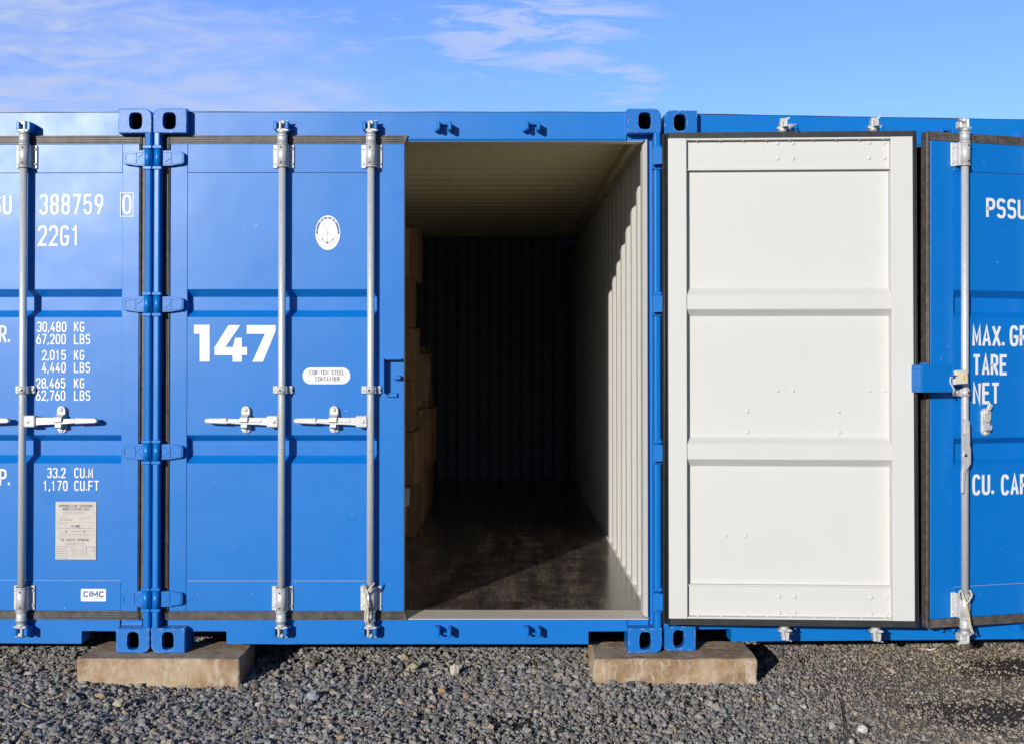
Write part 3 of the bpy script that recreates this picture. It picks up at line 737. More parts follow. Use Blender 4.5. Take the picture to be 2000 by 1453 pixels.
# ------------------------------------------------------------------ the three containers
X0 = (297 - CX) / (F_PX / D)
mid = container('open blue shipping container with white-lined door folded back and 147 on its closed door')
mid.location = (X0, 0, ZB)
lft = container('closed blue shipping container whose door carries white weights and a data plate')
lft.rotation_euler = (0, 0, R(-1.2)); lft.location = Vector((X0-0.006, 0.0, ZB)) - Matrix.Rotation(R(-1.2), 3, 'Z') @ Vector((WD, 0, 0))
rgt = container('blue shipping container on the right behind the folded-back white door, its right door ajar')
rgt.rotation_euler = (0, R(0.32), R(3.3)); rgt.location = (X0+WD+0.006, 0.035, ZB)

def skew(c, a):
    """the neighbours' fronts are turned a little while their long sides run on parallel to the middle container"""
    for o in c.children:
        if o.type == 'MESH':
            for v_ in o.data.vertices:
                if v_.co.y > 0.10: v_.co.x += math.tan(R(a))*(v_.co.y-0.10)
skew(lft, -1.2); skew(rgt, 3.3)
def place(d, right, ang, dx=0.0):
    d.location = (((WD-AX) if right else AX) + dx, AY, 0); d.rotation_euler = (0, 0, R(ang))
    p = d.parent
    Mp = Matrix.Translation(p.location) @ p.rotation_euler.to_matrix().to_4x4()
    return Mp @ Matrix.Translation(d.location) @ Matrix.Rotation(R(ang), 4, 'Z')
d1 = door(mid, False); M1 = place(d1, False, 0.0); d1['label'] = 'closed blue door numbered 147'
d2 = door(mid, True, dusty=False, inside=True); M2 = place(d2, True, 177.4, 0.003); d2['label'] = 'door folded back showing its white lining and black seal'
d3 = door(lft, True); M3 = place(d3, True, 0.0); d3['label'] = 'closed blue door with white weights lettering'
d5 = door(lft, False); M5 = place(d5, False, 0.0)
d4 = door(rgt, False); M4 = place(d4, False, 0.0)
AJAR = 12.0
d6 = door(rgt, True, hanging=True, dusty=True); M6 = place(d6, True, AJAR, -0.022); d6['label'] = 'blue door ajar with white lettering and a hanging handle'

# lock hook on the closed door of the open container and on the other left doors
def hook(d, right=False):
    bm = BM(); xa = px_u(749); xb = px_u(785); za, zb = px_z(700), px_z(775)
    box(bm, xa, xa+0.008, -0.010, 0.0448, zb+0.020, za, 0.0015)
    box(bm, xa+0.0085, xb, 0.000, 0.0448, za-0.007, za, 0.0015)
    box(bm, xa+0.010, xb-0.022, 0.030, 0.0448, zb, zb+0.020, 0.002)
    zc = px_z(737); prism(bm, [(xb-0.040, zc-0.008), (xb-0.034, zc+0.010), (xb-0.006, zc+0.010), (xb-0.002, zc-0.002), (xb-0.012, zc-0.010)], 0.010, 0.0448, 0.003)
    return finish('lock_hook', bm, BLUE, d, mirror=right, off=((WD-AX) if right else AX, AY, 0))
hook(d1); hook(d4); hook(d5)
def lockbox(d, M):
    """steel box that shields the padlock, reaching past the free edge of a right door (door frame)"""
    x0, zt = L(M, 1797, 713, -0.050); x1, zb = L(M, 1862, 766, -0.050)
    bm = BM()
    box(bm, x0+0.004, x1, -0.052, -0.046, zb, zt, 0.002)
    box(bm, x0, x0+0.005, -0.047, 0.050, zb+0.022, zt-0.020, 0.0015); box(bm, x0, x0+0.005, -0.047, 0.016, zb, zb+0.022, 0.0015); box(bm, x0, x0+0.005, -0.047, 0.016, zt-0.020, zt, 0.0015)
    box(bm, x0+0.006, x1, -0.0455, 0.046, zt-0.006, zt-0.001, 0.001)
    box(bm, x1-0.006, x1, -0.0455, 0.046, zb+0.001, zt-0.007, 0.001)
    box(bm, x0+0.03, x0+0.05, -0.040, 0.0, zt-0.0005, zt+0.010, 0.002)
    return finish('lock_box', bm, BLUE, d)
lockbox(d6, M6)
# the same box on the other right doors, in their own frames
def lockbox_rel(d):
    src = [c for c in d6.children if c.name.startswith('lock_box')][0]
    o = src.copy(); COL.objects.link(o); o.parent = d
lockbox_rel(d3)

# ------------------------------------------------------------------ lettering and plates
def rectf(bm, x0, x1, z0, z1, y, mi=0):
    bm.faces.new([bm.verts.new(p) for p in ((x0, y, z0), (x1, y, z0), (x1, y, z1), (x0, y, z1))]).material_index = mi
YP = 0.048 - AY - 0.0012; YM = 0.045 - AY - 0.0012
YB = 0.0462 - AY - 0.0012
def line(bm, M, s, px, ptop, pbot, pw_, ppitch, pth, y=YP, mi=0):
    bm = BM()
    """s starts at the measured left edge px, between heights ptop and pbot; widths in the photo's pixels"""
    x, z1 = L(M, px, ptop, y); _, z0 = L(M, px, pbot, y)
    k = abs(L(M, px+100, ptop, y)[0] - x) / 100
    text(bm, s, x, z0, z1-z0, (pw_-pth)*k, ppitch*k, pth*k, y, mi)
    return finish('lettering', bm, LETTER, d3 if M is M3 else d6)
# left container, right door
bm = BM()
line(bm, M3, 'PSSU', -58, 382, 420, 18, 21.3, 5.2)
line(bm, M3, '388759', 77, 380, 420, 17, 21.6, 4.6)
line(bm, M3, '22G1', 74, 441, 481, 18, 21.8, 4.6)
line(bm, M3, '0', 239, 381, 419, 18, 22, 4.4, y=YM)
bm = BM(); xa, za = L(M3, 235.5, 377.5, YM); xb, zb_ = L(M3, 260, 423, YM)
ribbon(bm, [(xa, za), (xb, za), (xb, zb_), (xa, zb_)], 0.0035, YM, True); finish('lettering_frame', bm, LETTER, d3)
line(bm, M3, 'MAX. GR.', -96, 636, 670, 15, 17.4, 4.2)
line(bm, M3, 'CU. CAP.', -96, 915, 948, 15, 17.4, 4.2)
rows = [('30,480', 72, 629, 649), ('67,200', 71, 653, 673), ('2,015', 82, 684, 704), ('4,440', 82, 708, 728), ('28,465', 70, 738, 758), ('62,760', 70, 762, 782)]
for s, px, a, b2 in rows: line(bm, M3, s, px, a, b2, 9.4, 11.0, 2.5)
for i, (a, b2) in enumerate(((629, 649), (653, 673), (684, 704), (708, 728), (738, 758), (762, 782))):
    line(bm, M3, ('KG', 'LBS')[i % 2], 144.5, a, b2, 9.2, 11.4, 2.5)
line(bm, M3, '33.2', 92, 913, 933, 9.4, 11.2, 2.5); line(bm, M3, 'CU.M', 145, 913, 933, 9.4, 11.4, 2.5)
line(bm, M3, '1,170', 84, 938, 958, 9.4, 11.4, 2.5); line(bm, M3, 'CU.FT', 145, 938, 958, 9.4, 11.4, 2.5)
# data plate
def quadpx(M, px0, py0, px1, py1, y):
    x0, z1 = L(M, px0, py0, y); x1, z0 = L(M, px1, py1, y); return x0, x1, z0, z1
x0, x1, z0, z1 = quadpx(M3, 109, 979, 188, 1092, YP); bm = BM()
box(bm, x0, x1, YP-0.003, YP, z0, z1, 0.0006)
yq = YP-0.0036; k = (x1-x0)/79
def pl(px_, py_): return x0 + (px_-109)*k, z1 - (py_-979)*k
def pt(s, cx_, top, h_, gw, pitch, th):
    n = len(s); wd = (n-1)*pitch + gw; X, Z = pl(cx_ - wd/2, top+h_); text(bm, s, X, Z, h_*k, (gw-th)*k, pitch*k, th*k, yq, 1)
pt('APPROVED FOR TRANSPORT', 148.5, 984.5, 5.0, 2.6, 3.05, .55); pt('UNDER CUSTOMS SEAL', 148.5, 990.5, 5.0, 2.6, 3.05, .55)
def pbx(a, b2, c_, d_):
    q = [pl(a, b2), pl(c_, b2), pl(c_, d_), pl(a, d_)]; ribbon(bm, q, 0.35*k, yq, True, 2)
def pln(a, b2, y_, t=0.7, mi=2):
    X, Z = pl(a, y_); X2, _ = pl(b2, y_); rectf(bm, X, X2, Z-t*k/2, Z+t*k/2, yq, mi)
pbx(125, 998, 171, 1002.5); pln(128, 166, 1000.2, 0.9)
for a, b2, y_ in ((118, 124, 1008), (117, 142, 1012), (117, 142, 1014.3), (154, 176, 1009), (154, 166, 1012.4), (113, 132, 1021), (112, 183, 1030), (114, 130, 1038), (140, 158, 1036), (115, 182, 1042)): pln(a, b2, y_, 0.8)
for y_ in (1018, 1034.5, 1046): pln(111, 186, y_, 0.3)
pt('CSC SAFETY APPROVAL', 147, 1049.5, 5.0, 2.6, 3.0, .55); pbx(130, 1057.5, 165, 1061.5); pln(133, 162, 1059.5, 0.8)
for i in range(6): pln(111, 135 if i > 1 else 138-8*i, 1065+4.4*i, 0.9)
pbx(141, 1064, 169, 1084); pbx(170, 1064, 185, 1084)
for i in range(4): pln(142, 153, 1070+3.6*i, 0.8); pln(155, 167, 1070+3.6*i, 0.7)
pln(172, 184, 1066, 0.8); pln(176, 181, 1072, 0.7)
X, Z = pl(140, 1028); text(bm, 'CIMC', X, Z, 4.6*k, 3.0*k, 4.3*k, 1.05*k, yq-0.0003, 1)
for px_ in (130, 165):
    X, Z = pl(px_, 1036); dome(bm, X, YP-0.003, Z, 2.0*k, 0.5, 2)
finish('data_plate', bm, [PLATE, INK, INKGREY], d3)
# maker's sticker
def rrect(x0, x1, z0, z1, r, n=5):
    p = []
    for cx_, cz_, a0 in ((x1-r, z1-r, 0), (x0+r, z1-r, 90), (x0+r, z0+r, 180), (x1-r, z0+r, 270)):
        p += [(cx_+r*math.cos(R(a0+90*i/n)), cz_+r*math.sin(R(a0+90*i/n))) for i in range(n+1)]
    return p
x0, x1, z0, z1 = quadpx(M3, 158, 1149, 207, 1173.5, YB); bm = BM(); k = (x1-x0)/49
prism(bm, rrect(x0, x1, z0, z1, 2.6*k), YB-0.0006, YB)
for ch_, dx_, gw_ in (('C', 5.0, 7.6), ('I', 15.6, 2.0), ('M', 20.6, 10.4), ('C', 35.4, 7.6)):
    text(bm, ch_, x0+dx_*k, z0+8.0*k, 11.5*k, gw_*k, 10*k, 2.4*k, YB-0.0012-0.0002*dx_/10, 1)
rectf(bm, x0+26*k, x0+44*k, z0+5.2*k, z0+6.1*k, YB-0.0012, 2)
finish('maker_sticker', bm, [STICKER, INKBLUE, INKGREY], d3)
# 147
bm = BM()
polys = [[(82,152),(215,152),(215,462),(130,462),(130,228),(82,228)],
         [(375,155),(475,155),(350,340),(412,340),(432,262),(488,262),(488,340),(533,340),(533,408),(488,408),(488,465),(410,465),(410,408),(256,408),(256,345)],
         [(530,155),(775,155),(775,205),(668,465),(578,465),(685,228),(530,228)]]
for p in polys:
    bm = BM(); prism(bm, [L(M1, 360+a/4.348, 600+c_/4.348, YP) for a, c_ in p], YP-0.0004, YP)
    bm.normal_update(); bmesh.ops.triangulate(bm, faces=bm.faces[:])
    finish('lettering', bm, LETTER, d1)
# oval sticker
x0, x1, z0, z1 = quadpx(M1, 591, 718, 684, 750, YP); bm = BM(); k = (x1-x0)/93
prism(bm, rrect(x0, x1, z0, z1, (z1-z0)/2-0.0004, 10), YP-0.0006, YP)
for s, px_, pz in (('COR-TEN STEEL', 604.5, 732), ('CONTAINER', 616, 744.3)):
    X, Z = L(M1, px_, pz, YP); text(bm, s, X, Z, 8.8*k, 3.6*k, 5.35*k, 1.15*k, YP-0.0012, 1)
finish('oval_sticker', bm, [STICKER, INK], d1)
# emblem
x0, x1, z0, z1 = quadpx(M1, 616, 421.5, 664.5, 489, YP); bm = BM(); cx_, cz_, rx, rz = (x0+x1)/2, (z0+z1)/2, (x1-x0)/2, (z1-z0)/2
def ell(s, n=48): return [(cx_+rx*s*math.cos(2*math.pi*i/n), cz_+rz*s*math.sin(2*math.pi*i/n)) for i in range(n)]
def earc(s, a0, a1, n=24): return [(cx_+rx*s*math.cos(R(a0+(a1-a0)*i/n)), cz_+rz*s*math.sin(R(a0+(a1-a0)*i/n))) for i in range(n+1)]
prism(bm, ell(1.0), YP-0.0006, YP)
ribbon(bm, earc(0.865, -3, 183), rx*0.145, YP-0.0012, mi=1)
for a in (48, 66, 90, 114, 132, 8, 172):
    X, Z = cx_+rx*.865*math.cos(R(a)), cz_+rz*.865*math.sin(R(a)); q = rx*(0.062 if 40 < a < 140 else 0.03)
    rectf(bm, X-q, X+q, Z-q*.85, Z+q*.85, YP-0.0016, 0)
    if 40 < a < 140: rectf(bm, X-q*.75, X+q*.75, Z-q*.12, Z+q*.12, YP-0.0020, 3); rectf(bm, X-q*.12, X+q*.12, Z-q*.6, Z+q*.6, YP-0.0023, 3)
ribbon(bm, earc(0.78, 185, 355), rx*0.022, YP-0.0012, mi=2)
for a in range(190, 352, 7): ribbon(bm, [(cx_+rx*s*math.cos(R(a)), cz_+rz*s*math.sin(R(a))) for s in (.84, .905)], rx*0.025, YP-0.0012, mi=3)
def ep(a, b2): return (cx_+rx*a, cz_+rz*b2)
ribbon(bm, [ep(0, .18), ep(0, -.62)], rx*.035, YP-0.0012, mi=2)
ribbon(bm, [ep(-.12, -.02), ep(.12, -.02)], rx*.035, YP-0.0014, mi=2)
ribbon(bm, [ep(-.42, -.34), ep(-.33, -.48), ep(-.16, -.58), ep(0, -.62), ep(.18, -.58), ep(.34, -.48), ep(.44, -.36)], rx*.05, YP-0.0016, mi=2)
for q in ([ep(-.50, -.32), ep(-.40, -.46), ep(-.38, -.32)], [ep(.50, -.34), ep(.40, -.46), ep(.38, -.34)], [ep(-.16, -.58), ep(.05, -.68), ep(0, -.48)]):
    bm.faces.new([bm.verts.new((p[0], YP-0.0019, p[1])) for p in q]).material_index = 1
random.seed(3)
for (a, b2, r0) in ((-.2, .45, .22), (.18, .42, .2), (0, .3, .13), (-.28, .28, .1), (.3, .3, .1), (-.12, -.15, .12), (.02, .56, .1)):
    ribbon(bm, [ep(a + r0*math.cos(R(t_))*(1-t_/700), b2 + r0*.7*math.sin(R(t_))) for t_ in range(0, 320, 20)], rx*.018, YP-0.0012, mi=3)
finish('emblem', bm, [STICKER, INKBLUE, INKGREY, plain('pale_ink', (0.45, 0.5, 0.6), 0.5)], d1)
# right container, ajar door
bm = BM()
line(bm, M6, 'PSSU', 1926, 387, 426, 17.5, 20.4, 5.0)
line(bm, M6, 'MAX.', 1899, 636, 677, 17, 19.2, 5.0); line(bm, M6, 'GR.', 1972, 636, 677, 17, 19.2, 5.0)
line(bm, M6, 'TARE', 1900, 692, 733, 15, 17.3, 5.0); line(bm, M6, 'NET', 1900, 747, 789, 15.5, 18, 5.0)
line(bm, M6, 'CU.', 1899, 926, 967, 16, 18.5, 5.0); line(bm, M6, 'CAP.', 1955, 926, 967, 16, 18.3, 5.0)
# lettering on doors turned away or out of the picture is left bare

# hanging handle on the ajar door
def hang():
    bm = BM(); y = BARY - AY - 0.028
    def q(px, py): x, z = L(M6, px, py, y); return x, z
    pts = [(1881, 822), (1884, 818), (1890, 818), (1893, 824), (1893, 860), (1892, 868), (1895, 876), (1895, 905), (1888, 915), (1883, 924), (1882, 962), (1878, 962), (1878, 922), (1882, 905), (1879, 890), (1883, 872), (1884, 850), (1881, 848)]
    prism(bm, [q(*p) for p in pts], y-0.006, y+0.006, 0.0015)
    ribbon(bm, [q(1884.5, 845), q(1884.5, 826), q(1887, 822.5), q(1889.5, 826), q(1889.5, 845)], 0.005, y-0.006, thick=0.004)
    x, z = q(1885, 889); cyl(bm, (x, y-0.0075, z), (x, y-0.005, z), 0.007, 10, mi=1)
    finish('bar_handle', bm, [ZINC, DARK], d6)
hang()

# ------------------------------------------------------------------ padlock and cords
def world_pt(M, px, py, y):
    x, z = L(M, px, py, y); return M @ Vector((x, y, z))
def from_local(name, bm, mats, M, label, cat, origin):
    """top-level thing modelled in the frame M, with its origin at a point of that frame"""
    o = finish(name, bm, mats, None, off=origin)
    o.matrix_world = M @ Matrix.Translation(origin)
    return tag(o, label, cat)
x0, x1, z0, z1 = quadpx(M6, 1863, 724, 1890, 751, -0.06)
pad = empty('padlock', 'cream square padlock with a yellow spot hooked at the edge of the blue lock box', 'padlock')
pad.matrix_world = M6 @ Matrix.Translation((x0, -0.05, z0)) @ Matrix.Rotation(R(-4), 4, 'Y')
w_, h_ = x1-x0, z1-z0
bm = BM(); prism(bm, [(0, 0), (w_, 0), (w_, h_), (0.012, h_), (0.012, h_*.66), (w_*.34, h_*.66), (w_*.34, h_*.40), (0, h_*.40)], -0.016, 0.010, 0.003)
bd = finish('lock_body', bm, CREAM, pad)
bm = BM(); box(bm, w_*.60, w_*.82, -0.0185, -0.0158, h_*.30, h_*.66, 0.001); finish('label_patch', bm, YELLOW, bd)
bm = BM(); sweep(bm, [(0.006, -0.002, h_*.5), (-0.010, -0.002, h_*.55), (-0.014, -0.002, h_*.2), (0.004, -0.004, -0.02), (0.000, -0.002, -0.045)], 0.004, 8); finish('shackle', bm, ZINC, pad)

def cord(M, pts, label, name='cord'):
    bm = BM(); out = []
    P3 = [Vector((L(M, px, py, y)[0], y, L(M, px, py, y)[1])) for px, py, y in pts]
    for i in range(len(P3)-1):
        p0, p1, p2, p3 = P3[max(i-1, 0)], P3[i], P3[i+1], P3[min(i+2, len(P3)-1)]
        for s in range(5):
            t_ = s/5; out.append(0.5*((2*p1) + (-p0+p2)*t_ + (2*p0-5*p1+4*p2-p3)*t_*t_ + (-p0+3*p1-3*p2+p3)*t_**3))
    out.append(P3[-1]); sweep(bm, out, [0.0042 + 0.0006*math.sin(i*2.1) for i in range(len(out))], 8)
    o_ = tuple(out[0]); from_local(name, bm, ROPE, M, label, 'cord', o_)
cord(M1, [(731, 1138, -0.030), (725, 1146, -0.045), (716, 1158, -0.048), (714, 1170, -0.046), (716, 1185, -0.044), (713, 1200, -0.043), (714, 1214, -0.045), (719, 1205, -0.044), (718, 1185, -0.046), (714, 1165, -0.05), (709, 1146, -0.045), (711, 1141, -0.03)],
     'short cream cord round the foot of a locking bar on the door numbered 147')
cord(M6, [(1876, 1168, -0.030), (1873, 1158, -0.045), (1877, 1153, -0.045), (1883, 1166, -0.050), (1887, 1176, -0.052), (1892, 1200, -0.050), (1896, 1222, -0.048), (1901, 1236, -0.046), (1896, 1230, -0.052), (1890, 1205, -0.054), (1887, 1182, -0.056), (1893, 1172, -0.052), (1898, 1160, -0.046), (1893, 1152, -0.030)],
     'cream cord looped round the foot of the locking bar on the ajar door')

# ------------------------------------------------------------------ concrete blocks
def block(name, x0, x1, y0, y1, seed, rot, rough, label):
    bm = BM(); box(bm, 0, x1-x0, 0, y1-y0, 0, ZB+0.02)
    bmesh.ops.bevel(bm, geom=bm.edges[:], offset=0.007, segments=1, affect='EDGES')
    bmesh.ops.subdivide_edges(bm, edges=[e for e in bm.edges if e.calc_length() > 0.05], cuts=22, use_grid_fill=True)
    bmesh.ops.triangulate(bm, faces=[f for f in bm.faces if len(f.verts) > 4])
    for v_ in bm.verts:
        p = v_.co*9 + Vector((seed, seed*2, 0)); q = v_.co*38 + Vector((seed, 0, 3))
        dsp = Vector((mnoise.noise(p), mnoise.noise(p+Vector((9, 0, 0))), mnoise.noise(p+Vector((0, 9, 0)))*0.4))*rough + mnoise.noise_vector(q)*rough*0.32
        e_ = min(v_.co.x, x1-x0-v_.co.x) + min(abs(v_.co.z-ZB-0.02), v_.co.z)
        if v_.co.z > ZB: dsp.z = min(dsp.z, 0.0)
        v_.co += dsp
    for v_ in bm.verts: v_.co.z -= 0.0205
    o = finish('concrete_block', bm, CONC); o.location = (x0, y0, 0); o.rotation_euler = (0, 0, R(rot))
    return tag(o, label, 'concrete block', 'concrete blocks under the container corners')
# front edge measured at the gravel line
sB = F_PX/(D-0.10)
block('a', (153-CX)/sB, (470-CX)/sB, -0.10, 0.235, 1.3, -0.4, 0.005, 'smooth-edged tan concrete block under the corners of the left and the open container')
block('b', (1160-CX)/sB, (1478-CX)/sB, -0.10, 0.235, 7.7, 0.3, 0.013, 'rough mottled tan concrete block under the corners of the open and the right container')

# ------------------------------------------------------------------ cardboard boxes inside the open container
random.seed(11)
def carton(x0, y0, z0, w, d, h, label, flap=True, tape=True, paper=None, rot=0.0, crush=0.012):
    """front right lower corner at x0+w; coordinates in world"""
    e = empty('cardboard_box', label, 'cardboard box', 'cardboard boxes stacked inside the open container')
    e.location = (x0+w/2-0.03, y0+d/2, z0); e.rotation_euler = (0, 0, R(rot))
    bm = BM(); box(bm, -w/2, w/2, -d/2, d/2, 0.0015, h)
    bmesh.ops.subdivide_edges(bm, edges=bm.edges[:], cuts=6, use_grid_fill=True)
    sd_ = random.random()*50
    for v_ in bm.verts:
        k_ = 0 if v_.co.z < 0.01 else 1
        nv = mnoise.noise_vector(v_.co*5 + Vector((sd_, 0, 0)))
        bul = (1-(2*v_.co.x/w)**4*0.2)
        v_.co.x += nv.x*crush + (0.008*math.sin(math.pi*v_.co.z/h) if abs(v_.co.x) > w/2-0.001 else 0)*(1 if v_.co.x > 0 else -1)
        v_.co.y += nv.y*crush; v_.co.z += nv.z*crush*0.5*k_
    body = finish('box_body', bm, CARD, e)
    if flap:
        bm = BM()
        a0 = random.uniform(-0.03, 0.03)
        prism(bm, [(w*.05, h*.10+a0), (w*.49, h*.14), (w*.50, h*.80), (w*.30, h*.86), (w*.08, h*.70)], -d/2-0.020, -d/2-0.014)
        for v_ in bm.verts: v_.co.y -= 0.03*abs(v_.co.z/h-0.5)
        finish('box_flap', bm, CARD, e)
    if tape:
        bm = BM(); box(bm, w/2+0.010, w/2+0.0115, -0.025, 0.025, 0.02, h*.98); finish('tape_strip', bm, TAPE, e)
        bm = BM(); box(bm, w*.33, w*.40, -d/2-0.0105, -d/2-0.0095, 0.02, h*.98); finish('tape_strip', bm, TAPE, e)
    if paper:
        bm = BM(); a, b2, c_, d_ = paper
        prism(bm, [(a, c_), (b2, c_+0.02), (b2+0.004, d_), (a+0.012, d_-0.01)], -d/2-0.018, -d/2-0.017); finish('paper_label', bm, PAPER, e)
    return e
FZ = ZB + 0.157
# front stack (right-hand faces about 0.58 m left of the lens axis)
ys = 2.40
front = [(-1.075, 0.50, 0.36, 'lowest cardboard box of the front stack, standing on the plywood floor', (0.165, 0.215, 0.20, 0.34)),
         (-1.09, 0.53, 0.36, 'cardboard box with a loose sagging flap, second from the floor in the front stack', None),
         (-1.09, 0.50, 0.34, 'crumpled cardboard box third from the floor in the front stack', None),
         (-1.105, 0.52, 0.36, 'cardboard box with split upright edges, third from the top of the front stack', None),
         (-1.10, 0.50, 0.34, 'dark cardboard box just under the top one of the front stack', (0.150, 0.180, 0.10, 0.30)),
         (-1.08, 0.50, 0.37, 'topmost cardboard box of the front stack, nearest to the ceiling', None)]
z = FZ
for i, (x, w, h, lab, pap) in enumerate(front):
    carton(x, ys + (0.05, -0.03, 0.0, 0.04, 0.02, 0.30)[i], z, w, 0.50, h, lab, flap=i in (1, 2, 3), paper=pap, rot=(0, -3, 2, -2, 1, 0)[i], crush=(0.007, 0.016, 0.016, 0.013, 0.007, 0.004)[i]); z += h + 0.003
second = [(-1.08, 0.52, 0.42, 'lowest cardboard box of the second stack, behind the front stack'),
          (-1.02, 0.52, 0.42, 'cardboard box second from the floor in the stack behind the front one'),
          (-1.06, 0.53, 0.40, 'top cardboard box of the second stack, with a folded flap'),
          ]
z = FZ
for i, (x, w, h, lab) in enumerate(second):
    carton(x, 3.08+0.02*i, z, w, 0.50, h, lab, flap=i in (1, 2), rot=(1, -2, 2)[i]); z += h + 0.003
third = [(-1.06, 0.50, 0.45, 'lowest cardboard box of the deep third stack'), (-1.05, 0.50, 0.45, 'middle cardboard box of the deep third stack'), (-1.08, 0.50, 0.40, 'top cardboard box of the deep third stack')]
z = FZ
for i, (x, w, h, lab) in enumerate(third): carton(x, 3.75, z, w, 0.52, h, lab, flap=False, rot=(0, 1, -1)[i]); z += h + 0.003

# ------------------------------------------------------------------ ground
def gh(x, y):
    return 0.010*math.sin(1.7*x+0.6)*math.cos(2.3*y+1.1) + 0.006*math.sin(5.1*x+2.0*y) + 0.004*math.sin(9.0*y-4.0*x+1.0)
def ghv(x, y):
    f = 0.010*np.sin(1.7*x+0.6)*np.cos(2.3*y+1.1) + 0.006*np.sin(5.1*x+2.0*y) + 0.004*np.sin(9.0*y-4.0*x+1.0)
    return f*np.clip((6-np.hypot(x, y))/3, 0, 1) - 0.006
xs = np.concatenate([[-800, -200, -60, -20, -10], np.linspace(-6, 6, 121), [10, 20, 60, 200, 800]])
ysn = np.concatenate([[-800, -200, -60, -20, -10], np.linspace(-6, 6, 121), [10, 20, 60, 200, 800]])
GX, GY = np.meshgrid(xs, ysn); GZ = ghv(GX, GY) - 0.006
verts = np.stack([GX.ravel(), GY.ravel(), GZ.ravel()], 1); nx = len(xs); ny = len(ysn)
ii = (np.arange(ny-1)[:, None]*nx + np.arange(nx-1)[None]).ravel()
quads = np.stack([ii, ii+1, ii+nx+1, ii+nx], 1)
def np_mesh(name, v_, f_, mats):
    me = bpy.data.meshes.new(name); k_ = f_.shape[1]
    me.vertices.add(len(v_)); me.vertices.foreach_set('co', v_.astype(np.float32).ravel())
    me.loops.add(f_.size); me.loops.foreach_set('vertex_index', f_.astype(np.int32).ravel())
    me.polygons.add(len(f_)); me.polygons.foreach_set('loop_start', (np.arange(len(f_))*k_).astype(np.int32)); me.polygons.foreach_set('loop_total', np.full(len(f_), k_, np.int32))
    me.update(calc_edges=True); me.polygons.foreach_set('use_smooth', np.zeros(len(f_), bool))
    for m_ in mats: me.materials.append(m_)
    o = bpy.data.objects.new(name, me); COL.objects.link(o); return o
g = np_mesh('ground', verts, quads, [GRIT]); g['kind'] = 'structure'; g['label'] = 'grey gravel yard'

ico_bm = BM(); bmesh.ops.create_icosphere(ico_bm, subdivisions=1, radius=1.0)
IV = np.array([v_.co[:] for v_ in ico_bm.verts]); IF = np.array([[v_.index for v_ in f.verts] for f in ico_bm.faces]); ico_bm.free()
rng = np.random.default_rng(5)
def stones(n, x, y, r, tint, sink, seed, flat=None):
    n = len(x); V = np.repeat(IV[None], n, 0)
    V = V*(1 + rng.uniform(-0.38, 0.28, (n, 12, 1)))
    sc = np.stack([rng.uniform(.75, 1.35, n), rng.uniform(.7, 1.15, n), rng.uniform(.5, .9, n)], 1)
    V = V*sc[:, None, :]
    q = rng.normal(size=(n, 4)); q[:, 1:3] *= 0.45; q /= np.linalg.norm(q, axis=1)[:, None]
    w_, a, b2, c_ = q.T
    Rm = np.stack([np.stack([1-2*(b2*b2+c_*c_), 2*(a*b2-c_*w_), 2*(a*c_+b2*w_)], 1), np.stack([2*(a*b2+c_*w_), 1-2*(a*a+c_*c_), 2*(b2*c_-a*w_)], 1), np.stack([2*(a*c_-b2*w_), 2*(b2*c_+a*w_), 1-2*(a*a+b2*b2)], 1)], 1)
    V = np.einsum('nij,nkj->nki', Rm, V)*r[:, None, None]
    zc = ghv(x, y) + r*sink
    V += np.stack([x, y, zc], 1)[:, None, :]
    F = (IF[None] + (np.arange(n)*12)[:, None, None]).reshape(-1, 3)
    return V.reshape(-1, 3), F, np.repeat(tint, 12, 0)
def tints(n, x):
    g_ = np.clip(rng.normal(0.25, 0.08, n), 0.08, 0.55); col_ = np.stack([g_*1.05, g_*1.0, g_*0.92], 1)
    k_ = rng.random(n); wm = k_ < 0.22; col_[wm] *= [1.12, 1.0, 0.86]; tn = k_ > 0.985; col_[tn] = [0.42, 0.30, 0.17]
    pl_ = (k_ > 0.965) & (k_ <= 0.985); col_[pl_] = [0.40, 0.38, 0.34]; bl_ = (k_ > 0.3) & (k_ < 0.5); col_[bl_] *= [0.9, 0.95, 1.06]
    s_ = np.clip((x-1.2)/1.0, 0, 1)[:, None]; col_ = col_*(1 + s_*np.array([0.25, 0.12, -0.06]))
    return np.concatenate([col_, np.ones((n, 1))], 1)
n = 155000
x = rng.uniform(-3.6, 3.9, n); y = rng.uniform(-1.55, 0.85, n)
s = np.clip((x-0.9)/1.0, 0, 1)
pn = np.sin(2.3*x+1.0)*np.cos(3.1*y)+0.5*np.sin(5*x-4*y)
r = rng.lognormal(np.log(0.0051), 0.50, n)*(1 + 0.18*pn)*(1 - 0.22*s)*np.clip(1.15-0.12*x, 0.85, 1.35); r = np.clip(r, 0.0025, 0.021)
damp_ = 1.5*np.exp(-(((x-2.12)/0.30)**2+((y+0.50)/0.22)**2)) + 1.0*np.exp(-(((x-2.62)/0.40)**2+((y-0.20)/0.15)**2)) + 1.1*np.exp(-(((x+0.05)/0.32)**2+((y+0.62)/0.10)**2)) + 0.9*np.exp(-(((x+1.9)/0.35)**2+((y+0.1)/0.14)**2)) + 0.45*np.sin(9*x+3*y)*np.sin(11*y-4*x) + 0.25*np.sin(23*x+17*y)
keep = ~((damp_ > 0.75) & (rng.random(n) < 0.72)) & (rng.random(n) > 0.30*s)
x, y, r, s = x[keep], y[keep], r[keep], s[keep]
parts = [stones(0, x, y, r, tints(len(x), x), 0.25 - 0.55*s, 1)]
n = 1500; x = rng.uniform(-3.4, 3.6, n); y = rng.uniform(-1.5, 0.5, n); k_ = rng.random(n) < np.clip(0.75-0.28*(x+0.5), 0.10, 1); x, y = x[k_], y[k_]
